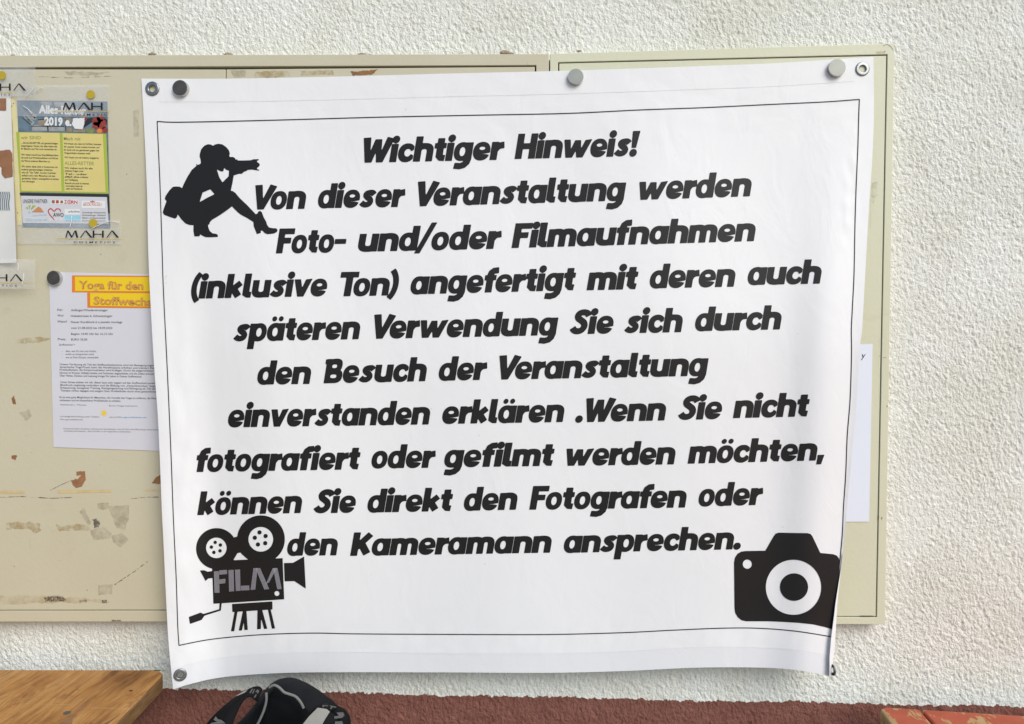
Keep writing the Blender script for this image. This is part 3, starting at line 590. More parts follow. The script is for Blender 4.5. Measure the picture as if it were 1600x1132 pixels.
# ------------------------------------------------------------------ the banner
def smooth(x): x = np.clip(x, 0, 1); return x * x * (3 - 2 * x)
E_TOP = np.array([(221, 123.2), (354, 123.2), (480, 121), (600, 118), (700, 115.2), (857, 111.6), (1000, 107), (1100, 103.4), (1200, 99.6), (1300, 93.4), (1364.8, 88.8)])
E_BOT = np.array([(270.5, 1077.5), (295, 1069.7), (334, 1060.7), (377, 1055.6), (447, 1051.7), (531, 1050.7), (700, 1051), (855, 1051.6), (971, 1049), (1087, 1043.6), (1184, 1043.4), (1242, 1047), (1299, 1057)])
E_LEF = np.array([(221, 123.2), (225.8, 210), (229.7, 300), (231.3, 380), (234.2, 454), (240.4, 566), (246.4, 647), (249.8, 718), (253, 800), (255.4, 847), (260.4, 953), (264, 1011), (270.5, 1077.5)])
E_RIG = np.array([(1364.8, 88.8), (1365.4, 180), (1363, 247), (1358.4, 314), (1355.2, 368), (1350.8, 449), (1347, 516), (1344, 540), (1338.4, 625), (1330.2, 721), (1323, 794), (1319.6, 837), (1309.4, 930), (1307, 963), (1305, 996), (1303, 1023), (1299, 1057)])
B_RIG = np.array([(1343, 155.5), (1342, 180), (1340.6, 230), (1338, 291), (1336, 355), (1334.6, 429), (1332, 482), (1330.4, 516), (1330.6, 557), (1328.4, 625), (1324, 681), (1321.4, 744), (1318, 794), (1316, 837), (1311, 890), (1307, 930), (1302.6, 975), (1300.2, 995.4)])
B_LEF = np.array([(245.5, 190), (250, 290), (253.2, 390), (255.3, 454), (260.8, 566), (264.5, 647), (267.8, 725), (271, 812), (275.2, 902), (277.6, 975), (279.6, 1008.8)])
B_TOP = np.array([(245.5, 190), (280, 191.2), (405, 188.6), (560, 184.2), (630, 182.5), (756, 180), (887, 177.4), (1000, 172), (1100, 168.4), (1200, 163.6), (1290, 159.4), (1343, 155.5)])
B_BOT = np.array([(279.6, 1008.8), (320, 1000.8), (362, 995.7), (419, 991.5), (489, 989.6), (559, 990.8), (700, 991.6), (855, 991.8), (971, 989), (1049, 985.2), (1126, 982), (1184, 982), (1242, 986.4), (1300.2, 995.4)])
def sm_(a):                                     # smoothed dense version of a measured edge
    return catmull(a, 10)
sTOP, sBOT, sLEF, sRIG = map(sm_, (E_TOP, E_BOT, E_LEF, E_RIG))
def on_edge(a, u):                              # by fraction of arc length
    d = np.r_[0, np.cumsum(np.linalg.norm(np.diff(a, axis=0), axis=1))]; d /= d[-1]
    return np.stack([np.interp(u, d, a[:, 0]), np.interp(u, d, a[:, 1])], -1)
rb = np.interp
def st_of(px):
    x, y = px[:, 0], px[:, 1]
    xl = rb(y, sLEF[:, 1], sLEF[:, 0]); xr = rb(y, sRIG[:, 1], sRIG[:, 0])
    yt = rb(x, sTOP[:, 0], sTOP[:, 1]); yb = rb(x, sBOT[:, 0], sBOT[:, 1])
    return (x - xl) / (xr - xl), (y - yt) / (yb - yt)
SB = catmull(B_RIG, 6)
def b_depth(px):                                # metres the cloth stands in front of the cabinet doors
    px = np.asarray(px, float); x, y = px[:, 0], px[:, 1]; s, t = st_of(px); tc_ = np.clip(t, 0, 1.05)
    d = 0.0012 + 0.010 * smooth(tc_ / 0.5) + 0.004 * tc_
    # left edge curls towards the camera, a shallow valley beside it, then a soft swell
    d = d + 0.021 * smooth((tc_ - 0.10) / 0.7) * smooth((0.085 - s) / 0.085) ** 1.0
    d = d + 0.010 * smooth((tc_ - 0.1) / 0.4) * smooth((s - 0.055) / 0.12)
    # soft ridge down the right-hand side
    xc = 1305 - 0.065 * (y - 300)
    u = (x - xc) / 44.0
    d = d + 0.0125 * smooth((tc_ - 0.06) / 0.5) * np.exp(-u * u)
    # the right hem turns towards the camera
    xb = rb(y, SB[:, 1], SB[:, 0]); xr = rb(y, sRIG[:, 1], sRIG[:, 0])
    fr = np.clip((x - xb) / np.maximum(xr - xb, 2.0), 0, 1.2)
    d = d + rb(y, [180, 300, 450, 600, 840, 930, 1060], [0, .001, .002, .003, .002, .0, .0]) * fr
    d = d + 0.006 * smooth((tc_ - 0.50) / 0.5) * smooth((s - 0.84) / 0.16)
    # bottom corners, bottom middle
    d = d + 0.006 * smooth((tc_ - 0.9) / 0.12) * (smooth((0.25 - s) / 0.25) + smooth((s - 0.78) / 0.22))
    # broad gentle waves
    d = d + 0.0030 * smooth(tc_ / 0.3) * np.sin(9.5 * s + 1.4 * tc_ + 0.6) + 0.0016 * smooth(tc_ / 0.2) * np.sin(21 * s - 3 * tc_)
    d = d + 0.0010 * np.sin(7 * tc_ + 4 * s)
    return d
def small_folds(px):
    out = np.empty(len(px))
    s, t = st_of(px)
    for k in range(len(px)):
        x, y = px[k]; a = 0.0
        a += 0.0006 * mnoise.noise(Vector((x * .012 + y * .007, y * .006, 1.0)))
        w = math.exp(-((t[k] - 0.945) / 0.022) ** 2) * (0.3 + 0.7 * (t[k] < 0.965))
        a += 0.0011 * w * mnoise.noise(Vector((x * .055 + y * .03, y * .02, 5.0)))
        w = math.exp(-((x - 1326 + 0.055 * (y - 300)) / 10.0) ** 2) * math.exp(-((y - 300) / 75.0) ** 2)
        a += 0.0028 * w * mnoise.noise(Vector((x * .07, y * .035, 9.0)))
        w = math.exp(-((x - 285) / 26.0) ** 2) * smooth((y - 350) / 250)
        a += 0.0014 * w * mnoise.noise(Vector((x * .05, y * .022, 3.0)))
        w = math.exp(-((t[k] - 0.06) / 0.05) ** 2)
        a += 0.0004 * w * mnoise.noise(Vector((x * .03, y * .05, 13.0)))
        out[k] = a
    return out
_GX = np.arange(200, 1400, 4.0); _GY = np.arange(70, 1100, 4.0)
_gx, _gy = np.meshgrid(_GX, _GY)
_SF = small_folds(np.stack([_gx.ravel(), _gy.ravel()], 1)).reshape(_gx.shape)
def folds(px):
    fx = np.clip((px[:, 0] - 200) / 4, 0, len(_GX) - 1.001); fy = np.clip((px[:, 1] - 70) / 4, 0, len(_GY) - 1.001)
    i = fx.astype(int); j = fy.astype(int); a = fx - i; b = fy - j
    return (_SF[j, i] * (1 - a) + _SF[j, i + 1] * a) * (1 - b) + (_SF[j + 1, i] * (1 - a) + _SF[j + 1, i + 1] * a) * b
Y_BAN = YD - 0.0008
def banner_surf(px, lift=0.0):
    px = np.asarray(px, float); return at_y(px, Y_BAN - b_depth(px) - folds(px) - lift)
EYES = [((238, 139), 11.0), ((1347.5, 108.2), 11.0), ((281.5, 1055), 10.5)]
def make_banner():
    root = empty('banner', at_y([(780, 1055)], Y_BAN)[0])
    tag(root, 'large white fabric banner with bold black German notice, hung from the cabinets by magnets', 'banner')
    ns, nt_ = 310, 270
    S, T = np.meshgrid(np.linspace(0, 1, ns), np.linspace(0, 1, nt_)); s, t = S.ravel(), T.ravel()
    top, bot, lef, rig = on_edge(sTOP, s), on_edge(sBOT, s), on_edge(sLEF, t), on_edge(sRIG, t)
    c00, c10, c01, c11 = E_TOP[0], E_TOP[-1], E_BOT[0], E_BOT[-1]
    S1, T1 = s[:, None], t[:, None]
    px = (1 - T1) * top + T1 * bot + (1 - S1) * lef + S1 * rig - ((1 - S1) * (1 - T1) * c00 + S1 * (1 - T1) * c10 + (1 - S1) * T1 * c01 + S1 * T1 * c11)
    w = banner_surf(px); idx = np.arange(ns * nt_).reshape(nt_, ns)
    faces = []; mi = []
    tm = T[:-1, :-1]; P = px.reshape(nt_, ns, 2)
    for j in range(nt_ - 1):
        for i in range(ns - 1):
            c_ = P[j, i] + (P[j + 1, i + 1] - P[j, i]) / 2
            if any((c_[0] - e[0]) ** 2 + (c_[1] - e[1]) ** 2 < 46 for e, r_ in EYES): continue
            faces.append([idx[j, i], idx[j + 1, i], idx[j + 1, i + 1], idx[j, i + 1]]); mi.append(1 if T[j, i] > 0.966 else 0)
    # the lower right edge rolls right over: its back shows as a narrow strip
    ks = 7; rows = [j for j in range(nt_) if T[j, 0] > 0.80]; prev = [idx[j, ns - 1] for j in rows]; W = list(map(tuple, w))
    yy = np.array([P[j, -1][1] for j in rows]); xr = np.array([P[j, -1][0] for j in rows])
    wid = rb(yy, [890, 930, 965, 1000, 1025, 1057], [0.2, 2.2, 4.2, 6.6, 6.8, 3.2])
    ext = rb(yy, [890, 930, 1000, 1057], [0.001, 0.004, 0.009, 0.010])
    b0 = b_depth(np.stack([xr, yy], 1))
    for k in range(1, ks + 1):
        u = k / ks; pxk = np.stack([xr - wid * (1 - math.cos(u * math.pi / 2)), yy], 1)
        wk = at_y(pxk, Y_BAN - b0 - ext * math.sin(u * math.pi / 2)); cur = []
        for q in wk: cur.append(len(W)); W.append(tuple(q))
        for r_ in range(len(rows) - 1):
            faces.append([prev[r_], prev[r_ + 1], cur[r_ + 1], cur[r_]]); mi.append(0)
        prev = cur
    o = mesh_obj('cloth', W, faces, [M['banner'], M['hem']], root, True)
    o.data.polygons.foreach_set('material_index', mi)
    return root, o
BAN, CLOTH = make_banner()
# which way the sheet's thickness grows: away from the camera
_n = CLOTH.data.polygons[1000].normal
if _n.y > 0: CLOTH.data.flip_normals()
thicken(CLOTH, 0.0005)
LIFT = 0.0006
ik = Ink()
_last = 0
for w_ in WORDS:
    if w_[1] < _last - 1 or w_[0] == 'Von': ik.cut()
    _last = w_[1]; ik.add(*word(*w_))
ik.build('text_line', M['ink'], BAN, banner_surf, LIFT)
def line_ink(k, pts, w):
    c_ = catmull(pts, 12); q = np.asarray(stroke(c_, w)); n = len(c_)
    k.add(q, [[i, i + 1, 2 * n - 2 - i, 2 * n - 1 - i] for i in range(n - 1)])
k = Ink()
for pts in (B_TOP, B_BOT, B_LEF, B_RIG): line_ink(k, pts, 1.5)
k.build('printed_border', M['ink'], BAN, banner_surf, LIFT)
ZP = lambda pts: [(250 + x * .14137, 215 + y * .14137) for x, y in pts]
photographer = [(440, 180), (455, 130), (490, 92), (530, 75), (565, 80), (585, 92), (610, 78), (645, 70), (690, 78), (730, 105), (760, 140), (772, 175), (765, 205), (775, 218), (805, 215), (828, 228), (838, 248), (850, 240), (862, 255), (930, 255), (1005, 252), (1030, 242), (1095, 240), (1092, 250), (1068, 262), (1078, 275), (1098, 288), (1104, 305), (1095, 320), (1075, 335), (1070, 350), (1098, 358), (1098, 367), (1060, 362), (1015, 355), (965, 360), (958, 370), (930, 378), (905, 402), (870, 402), (815, 420), (810, 450), (800, 510), (782, 590), (800, 592), (830, 610), (880, 670), (960, 745), (1040, 830), (1058, 850), (1078, 840), (1085, 820), (1105, 812), (1125, 825), (1145, 880), (1175, 935), (1185, 970), (1205, 995), (1245, 1003), (1285, 1005), (1300, 1022), (1292, 1045), (1260, 1062), (1190, 1070), (1160, 1060), (1130, 1030), (1113, 1030), (1115, 1055), (1070, 1068), (1055, 1030), (1035, 980), (1032, 935), (960, 890), (890, 852), (850, 820), (795, 762), (740, 805), (660, 860), (575, 910), (552, 935), (545, 962), (530, 965), (535, 1000), (550, 1035), (580, 1060), (625, 1067), (640, 1080), (638, 1100), (570, 1103), (505, 1103), (465, 1085), (443, 1070), (438, 1092), (380, 1094), (368, 1030), (370, 970), (325, 968), (280, 950), (240, 910), (195, 850), (185, 885), (165, 897), (110, 880), (45, 855), (30, 830), (40, 790), (72, 705), (52, 680), (60, 650), (100, 590), (140, 548), (175, 542), (215, 545), (245, 560), (260, 520), (300, 440), (350, 360), (405, 312), (395, 290), (415, 303), (432, 300), (452, 285), (448, 245), (438, 210)]
def emblem(name, ops, res=0.8, m='ink', lift=LIFT, rnd=0.0):
    k = Ink(); k.add(*shape_mesh(ops, res, rnd)); return k.build(name, M[m], BAN, banner_surf, lift)
emblem('printed_photographer', [('+', ZP(photographer)), ('-', ZP([(628, 353), (665, 372), (690, 378), (703, 365), (705, 345), (715, 340), (730, 358), (762, 368), (758, 430), (690, 497), (655, 440)])), ('-', ZP([(470, 610), (555, 573), (602, 627), (520, 668), (438, 715), (455, 660)]))])
ZF = lambda pts: [(270 + x * .2031, 780 + y * .2031) for x, y in pts]
fops = [('+', ZF(ell(337, 382, 158, 158, 72))), ('+', ZF(ell(678, 310, 184, 184, 80))), ('+', ZF([(440, 300), (468, 296), (500, 288), (540, 330), (540, 440), (520, 412), (497, 417), (468, 467), (420, 470)])),
        ('-', ZF([(497, 417), (520, 412), (562, 462), (467, 468)])),
        ('-', ZF(ell(335, 376, 79, 79))), ('-', ZF(ell(677, 310, 95, 95)))]
fops += [('+', ZF(ell(x, y, 13.5, 13.5, 20))) for x, y in ((326, 334), (366, 354), (297, 370), (363, 399), (316, 411))]
fops += [('+', ZF(ell(x, y, 16.5, 16.5, 20))) for x, y in ((667, 257), (714, 285), (631, 298), (711, 340), (655, 350))]
fops += [('+', ZF(p)) for p in ([(300, 478), (845, 455), (857, 772), (312, 806)], [(208, 550), (240, 548), (270, 560), (304, 553), (305, 608), (272, 612), (252, 632)], [(855, 493), (925, 491), (1010, 442), (1023, 690), (935, 632), (860, 634)],
        [(360, 798), (377, 797), (370, 858), (244, 898), (222, 930), (132, 962), (123, 908), (212, 874), (237, 884), (357, 848)], [(455, 808), (766, 788), (767, 850), (458, 870)],
        [(476, 860), (499, 860), (472, 1018), (447, 1018)], [(540, 856), (566, 856), (532, 1012), (507, 1012)], [(540, 856), (566, 856), (577, 1008), (550, 1008)], [(651, 850), (680, 850), (678, 1000), (648, 1003)], [(660, 850), (687, 850), (727, 998), (702, 1000)], [(730, 846), (752, 845), (787, 996), (762, 998)])]
fops += [('-', ZF(ell(801, 727, 19, 19, 24)))]
fops += [('-', ZF([(846, 440), (853, 440), (861, 780), (857, 780)]))]
EM = emblem('printed_film_camera', fops)
k = Ink()
def limb(a, b, c_, d_, n=6, duty=0.55):         # quad a-b (one end) to d-c (other end) as thin lines
    a, b, c_, d_ = map(np.array, (a, b, c_, d_))
    for i in range(n):
        u0, u1 = (i + .5 - duty / 2) / n, (i + .5 + duty / 2) / n
        q = [a + (b - a) * u0, a + (b - a) * u1, d_ + (c_ - d_) * u1, d_ + (c_ - d_) * u0]
        q = ZF(q); m_ = [tuple((np.array(q[0]) + np.array(q[3])) / 2), tuple((np.array(q[1]) + np.array(q[2])) / 2)]
        k.poly([q[0], q[1], m_[1], m_[0]]); k.poly([m_[0], m_[1], q[2], q[3]])
limb((316, 557), (355, 555), (360, 722), (320, 722)); limb((357, 583), (357, 549), (417, 545), (418, 578)); limb((357, 653), (357, 619), (405, 613), (404, 648))
limb((428, 547), (468, 545), (472, 710), (433, 713)); limb((478, 544), (518, 542), (521, 706), (485, 708)); limb((523, 704), (523, 668), (588, 665), (590, 702))
limb((620, 533), (652, 531), (635, 697), (598, 700)); limb((636, 533), (672, 531), (742, 693), (704, 697)); limb((768, 533), (800, 531), (742, 640), (716, 655)); limb((772, 533), (805, 531), (838, 692), (803, 695))
k.build('printed_film_lettering', M['inkgrey'], EM, banner_surf, LIFT + 0.0004)
ZC = lambda pts: [(1100 + x * .2473, 800 + y * .2473) for x, y in pts]
body_px = [(190, 320), (196, 290), (212, 265), (235, 252), (262, 248), (388, 246), (442, 152), (452, 139), (470, 132), (655, 135), (674, 141), (685, 155), (735, 260), (815, 268), (838, 276), (852, 292), (858, 320), (858, 420), (846, 520), (832, 620), (818, 745), (760, 728), (690, 712), (600, 702), (500, 696), (400, 692), (265, 692), (236, 685), (212, 665), (198, 640), (193, 610)]
emblem('printed_photo_camera', [('+', ZC(body_px)), ('-', ZC(ell(566, 477, 175, 174, 72))), ('+', ZC(ell(569, 476, 89, 87, 48))), ('-', ZC(ell(274, 331, 29, 29, 28)))])
def ring_at(px, r_px, parent, y_extra=0.0006, name='eyelet'):
    c_ = banner_surf(np.array([px], float), y_extra)[0]; e = 6.0
    p1 = banner_surf(np.array([(px[0] + e, px[1]), (px[0] - e, px[1]), (px[0], px[1] + e), (px[0], px[1] - e)], float))
    nrm = np.cross(p1[0] - p1[1], p1[2] - p1[3]); nrm /= np.linalg.norm(nrm)
    if nrm @ (CP - c_) < 0: nrm = -nrm
    s_ = np.linalg.norm(p1[0] - p1[1]) / (2 * e); r = r_px * s_; mb = MB()
    lathe(mb, c_, nrm, [(r, -0.0004), (r, 0.0004), (r * .93, 0.0013), (r * .82, 0.0017), (r * .70, 0.0013), (r * .62, 0.0016), (r * .52, 0.0014), (r * .47, 0.0004), (r * .46, -0.0018)], 40)
    return mb.build(name, M['eye'], parent, True)
for (p, r_) in EYES: ring_at(p, r_, BAN)
# the fourth eyelet sits on the rolled edge and is seen nearly edge on
mb = MB(); c_ = at_y([(1300.6, 1047)], Y_BAN - b_depth(np.array([(1301.0, 1047.0)]))[0] - 0.008)[0]
lathe(mb, c_, (0.93, 0.20, 0.0), [(0.0088, -0.0006), (0.0088, 0.0006), (0.0080, 0.0014), (0.0062, 0.0015), (0.0046, 0.0010), (0.0045, -0.001)], 32)
mb.build('eyelet', M['eye'], BAN, True)
# stitched seam lines of the hems
k = Ink(); tl = sTOP.copy(); tl[:, 1] += 36; tl = tl[(tl[:, 0] > 246) & (tl[:, 0] < 1345)]; q = np.asarray(stroke(tl[::3], 0.8)); n = len(tl[::3]); k.add(q, [[i, i + 1, 2 * n - 2 - i, 2 * n - 1 - i] for i in range(n - 1)]); k.cut()
bl = sBOT.copy(); bl[:, 1] -= 30 - 2 * np.sin(bl[:, 0] * .01); bl = bl[(bl[:, 0] > 284) & (bl[:, 0] < 1294)]; q = np.asarray(stroke(bl[::3], 0.8)); n = len(bl[::3]); k.add(q, [[i, i + 1, 2 * n - 2 - i, 2 * n - 1 - i] for i in range(n - 1)])
k.build('hem_seam', M['hem'], BAN, banner_surf, 0.0003)

# ------------------------------------------------------------------ magnets
def magnet(px, r_px, y, m, label, tilt=(0.0, 0.0), h=0.0055):
    c_ = at_y([px], y)[0]; d_ = np.linalg.norm(c_ - CP); r = r_px * (abs(c_[1] - CP[1])) / F_PX
    o = empty('magnet', c_); tag(o, label, 'magnet', 'round steel magnets')
    ax = (tilt[0], -1.0, tilt[1]); b1 = MB()
    lathe(b1, c_, ax, [(r, -0.001), (r, h * .86), (r * .965, h), (r * .93, h)], 72)
    b1.build('rim', M['rim'], o)
    b2 = MB(); lathe(b2, c_, ax, [(r * .94, h), (r * .93, h + .0002), (r * .45, h + .0002), (1e-5, h + .0002)], 48)
    b2.build('face', m, o)
    return o
magnet((283.5, 139.5), 12.6, Y_BAN - 0.003, M['darksteel'], 'dark round magnet beside the top left eyelet of the banner', (-0.05, 0.0))
magnet((899.5, 121.5), 12.0, Y_BAN - 0.003, M['steel'], 'pale round magnet in the middle of the banner top edge', (0.0, 0.02))
magnet((1306.5, 107.5), 12.8, Y_BAN - 0.003, M['steel'], 'pale round magnet beside the top right eyelet of the banner', (-0.04, -0.02))
magnet((87, 435), 11.8, YD - 0.0012, M['darksteel'], 'brownish round magnet holding the corner of the yoga sheet', (-0.08, 0.0))

# ------------------------------------------------------------------ sheets on the cabinets
def sheet(name, quad, y, m, curl=None, n=(14, 20), parent=None, thick=0.0003):
    q = np.asarray(quad, float); U, V = np.meshgrid(np.linspace(0, 1, n[0]), np.linspace(0, 1, n[1])); u, v = U.ravel()[:, None], V.ravel()[:, None]
    px = (1 - v) * ((1 - u) * q[0] + u * q[1]) + v * ((1 - u) * q[3] + u * q[2])
    dy = curl(u[:, 0], v[:, 0]) if curl else 0.0
    w = at_y(px, y - dy + np.zeros(len(px))); i = np.arange(n[0] * n[1]).reshape(n[1], n[0])
    f = np.stack([i[:-1, :-1], i[1:, :-1], i[1:, 1:], i[:-1, 1:]], -1).reshape(-1, 4)
    o = mesh_obj(name, w, f, m, parent, curl is not None)
    if o.data.polygons[0].normal.y > 0: o.data.flip_normals()
    thicken(o, thick); return o
# yoga sheet
YY = YD - 0.0010
yo = empty('notice_sheet', at_y([(170, 702)], YY)[0]); tag(yo, 'white A4 yoga notice with orange and yellow heading, half hidden by the banner', 'notice')
sheet('paper', [(76.5, 425), (273, 430), (282, 706), (83.6, 699)], YY, M['paper'], None, (4, 4), yo)
YP = plane(YY); Z6 = lambda x, y: (75 + x * .13248, 420 + y * .13248); Z7 = lambda x, y: (75 + x * .13248, 560 + y * .13248)
k = Ink(); k.add(*shape_mesh([('+', [Z6(282, 80), Z6(1420, 86), Z6(1424, 284), Z6(282, 281)])], 0.6, 2.6)); k.add(*shape_mesh([('+', [Z6(462, 284), Z6(1424, 284), Z6(1430, 470), Z6(464, 462)])], 0.6, 2.6)); HB = k.build('heading_box', M['orange'], yo, YP, 0.0002)
k = Ink(); k.poly([Z6(318, 96), Z6(1400, 102), Z6(1404, 270), Z6(320, 264)]); k.poly([Z6(496, 288), Z6(1400, 292), Z6(1408, 452), Z6(498, 440)]); k.build('heading_panel', M['sunyellow'], HB, YP, 0.0004)
k = Ink(); x0, y0 = Z6(360, 238); x1, y1 = Z6(1126, 248); k.type('Yoga für den', x0, y0, 12.2, x1, y1, 0.035); x0, y0 = Z6(536, 422); x1, y1 = Z6(1268, 440); k.type('Stoffwechsel', x0, y0, 12.0, x1 + 9, y1, 0.035)
k.build('heading_outline', M['salmon'], HB, YP, 0.0006)
k = Ink(); x0, y0 = Z6(364, 236); x1, y1 = Z6(1122, 246); k.type('Yoga für den', x0, y0 - .4, 11.4, x1, y1 - .4, -0.018); x0, y0 = Z6(540, 420); x1, y1 = Z6(1264, 438); k.type('Stoffwechsel', x0, y0 - .4, 11.2, x1 + 9, y1 - .4, -0.018)
k.build('heading_text', mat('tan_fill', (0.62, 0.43, 0.13), 0.5, var=0.05), HB, YP, 0.0008)
k = Ink()
for X, Y, X1, t in [(110, 498, 176, 'Für:'), (270, 502, 706, 'Anfänger/Wiedereinsteiger'), (110, 566, 184, 'Wo?'), (270, 570, 756, 'Hebelstrasse 6, Schwetzingen'), (110, 636, 224, 'Wann?'), (270, 642, 874, 'Neuer Kursblock 6 x jeweils montags'), (272, 712, 758, 'vom 21.08.2023 bis 18.09.2023'), (272, 782, 770, 'Beginn 14.45 Uhr bis 16.15 Uhr'), (116, 844, 210, 'Preis:'), (272, 848, 462, 'EURO 35,00')]:
    x, y = Z6(X, Y); k.type(t, x, y, 3.3, 75 + X1 * .13248, y + .1, 0.012)
for X, Y, X1, t in [(132, 908, 316, 'Stoffwechsel ='), (164, 984, 570, '-    alles, was Du isst und trinkst,'), (164, 1020, 544, '-    wohin es transportiert wird,'), (164, 1058, 596, '-    wie es Dein Körper umwandelt')]:
    x, y = Z6(X, Y); k.type(t, x, y, 3.0, 75 + X1 * .13248, y + .1, 0.004)
L7 = [(138, 82, 1370, 'Unsere Verdauung als Teil des Stoffwechselsystems wird mit Bewegung angeregt, eine'), (138, 114, 1370, 'dynamische Yoga-Praxis kann die Herzfrequenz erhöhen und trainiert Dein Herz-'), (138, 146, 1370, 'Kreislaufsystem, die Körpermuskulatur wird kräftiger. Durch die zielgerichteten Übungen'), (138, 182, 1380, 'können im Körper Abfallprodukte und Schlacken abgearbeitet und die Zellen erneuert werden.'), (138, 216, 1108, 'Über Fühlen, Denken und Leistung bringst Du Leben in Deinen Stoffwechsel.'),
      (146, 292, 1380, 'Unter Stress stehen wir oft, dieser kann sich negativ auf den Stoffwechsel auswirken, den'), (146, 326, 1380, 'Blutdruck ungünstig verändern und die Bildung von „Fettpölsterchen“ begünstigen.'), (146, 358, 1390, 'Entspannung, autogenes Training, Reinigungsatmung und Bewegung als Teil einer Yoga-'), (148, 392, 1390, 'Therapie wirken dagegen und steigern Dein Wohlbefinden durch einen ganzheitlichen Ansatz.'),
      (136, 470, 1390, 'Es ist eine gute Möglichkeit für Menschen, die Vorteile des Yogas zu erfahren, die Flexibilität zu'), (136, 506, 860, 'verbessern und ein körperliches Wohlbefinden zu erhalten.')]
for X, Y, X1, t in L7:
    x, y = Z7(X, Y); k.type(t, x, y, 2.9, 75 + X1 * .13248, y + (X1 - X) * .13248 * .012, 0.012)
for X, Y, X1, t in [(138, 556, 452, 'Teilnehmerzahl: 6 - 9 Personen'), (722, 568, 1054, 'Eure Yoga Lehrerin'), (140, 694, 604, 'vorherige Anmeldung unter Telefon'), (722, 702, 868, 'oder per E-Mail:'), (140, 730, 410, 'Web: yoga-wohlbefinden.info'), (184, 838, 1390, 'Komme am besten mit leichter und bequemer Sportkleidung, in der Du Dich wohl fühlst und gut atmen kannst. Wasser'), (186, 866, 978, 'und Decken sind erwünscht. - Etwa 2 Stunden vor der Yogastunde nur leichtes Essen.')]:
    x, y = Z7(X, Y); k.type(t, x, y, 2.2, 75 + X1 * .13248, y + (X1 - X) * .13248 * .012, 0.0)
k.build('printed_text', M['textgrey'], yo, YP, 0.0002)
k = Ink(); x, y = Z7(876, 704); k.type('yoga-wohlbefinden.info', x, y, 2.3, Z7(1162, 0)[0], y + .5, 0.004); k.build('printed_link', M['link'], yo, YP, 0.0002)
k = Ink(); cx_, cy_ = Z7(658, 648); k.poly(ell(cx_, cy_, 3.5, 3.5, 24))
for a in range(14):
    t = 2 * math.pi * a / 14; ca, sa = math.cos(t), math.sin(t); k.poly([(cx_ + 4.3 * ca - .5 * sa, cy_ + 4.3 * sa + .5 * ca), (cx_ + 6.4 * ca, cy_ + 6.4 * sa), (cx_ + 4.3 * ca + .5 * sa, cy_ + 4.3 * sa - .5 * ca)])
k.build('printed_sun', M['sunyellow'], yo, YP, 0.0002)

# white sheet on the right cabinet
wp = empty('notice_sheet', at_y([(1340, 815)], YD)[0]); tag(wp, 'bluish white sheet showing in a narrow strip beside the banner on the right cabinet', 'notice')
sheet('paper', [(1250, 541), (1363.5, 537.5), (1358, 815.5), (1250, 816)], YD - 0.0012, M['paper2'], None, (4, 4), wp)
k = Ink(); k.add(*[(np.array([(1345.5 + (x + .22 * y) * 9.5 / .7, 560 - y * 9.5 / .7) for x, y in type_mesh('y')[0]])), type_mesh('y')[1]]); k.build('printed_text', M['text'], wp, plane(YD - 0.0012), 0.0004)

# club flyer with yellow columns
YA = YD - 0.0012
fl = empty('flyer', at_y([(100, 357)], YA)[0]); tag(fl, 'glossy flyer with yellow text columns and lime stripes under a cobbled photo strip', 'flyer')
sheet('paper', [(26.5, 157), (167.5, 159), (172, 357), (35, 355)], YA, M['slate'], None, (4, 4), fl)
AP = plane(YA); A3 = lambda x, y: (20 + x * .10625, 200 + y * .10625); A2 = lambda x, y: (20 + x * .11486, 130 + y * .11486); A4 = lambda x, y: (x * .15015, 290 + y * .15015)
k = Ink()
for p in ([(140, 450), (200, 440), (330, 470), (310, 500), (170, 490)], [(260, 590), (300, 570), (460, 590), (470, 650), (260, 650)], [(485, 595), (700, 600), (710, 655), (490, 655)], [(200, 380), (240, 370), (330, 440), (300, 490)], [(220, 500), (260, 490), (300, 540), (260, 590)], [(380, 250), (520, 255), (540, 300), (390, 300)], [(560, 260), (760, 262), (770, 330), (570, 320)]):
    k.add(*shape_mesh([('+', [A2(*q) for q in p])], 0.8, 0.9))
k.build('photo_stone', M['stone'], fl, AP, 0.0002)
k = Ink()
for p in ([(345, 510), (470, 500), (480, 570), (350, 572)], [(725, 600), (800, 605), (805, 665), (725, 662)], [(820, 640), (985, 620), (990, 670), (825, 668)], [(700, 470), (790, 470), (790, 530), (700, 530)], [(900, 440), (1000, 430), (980, 480)]):
    k.add(*shape_mesh([('+', [A2(*q) for q in p])], 0.8, 0.9))
k.build('photo_stone', M['tan'], fl, AP, 0.0002)
k = Ink()
k.poly([A2(1000, 480), A2(1120, 470), A2(1080, 530), A2(960, 615), A2(970, 560)]); k.poly([A2(1230, 470), A2(1284, 500), A2(1284, 560), A2(1250, 600)])
for a, b in (((140, 480), (240, 565)), ((170, 450), (260, 540)), ((340, 500), (460, 490)), ((470, 575), (480, 655)), ((712, 480), (722, 655)), ((250, 590), (700, 590))): k.poly(stroke([A2(*a), A2(*b)], 1.0))
k.poly([A4(202, 78), A4(1130, 92), A4(1136, 122), A4(216, 108)]); k.poly([A4(1116, 120), A4(1136, 120), A4(1142, 290), A4(1122, 290)])
k.build('photo_shadow', M['darkprint'], fl, AP, 0.0003)
k = Ink()
for x, y, r_ in ((1140, 520, 62), (1210, 560, 66), (1130, 580, 50), (1250, 640, 42), (990, 490, 20), (1190, 480, 50)): k.poly(ell(*A2(x, y), r_ * .115, r_ * .115, 20))
k.build('photo_tomato', M['tomato'], fl, AP, 0.0004)
k = Ink(); k.poly(ell(*A2(1180, 652), 4.2, 3.6, 20)); k.build('photo_tomato', M['orange'], fl, AP, 0.0005)
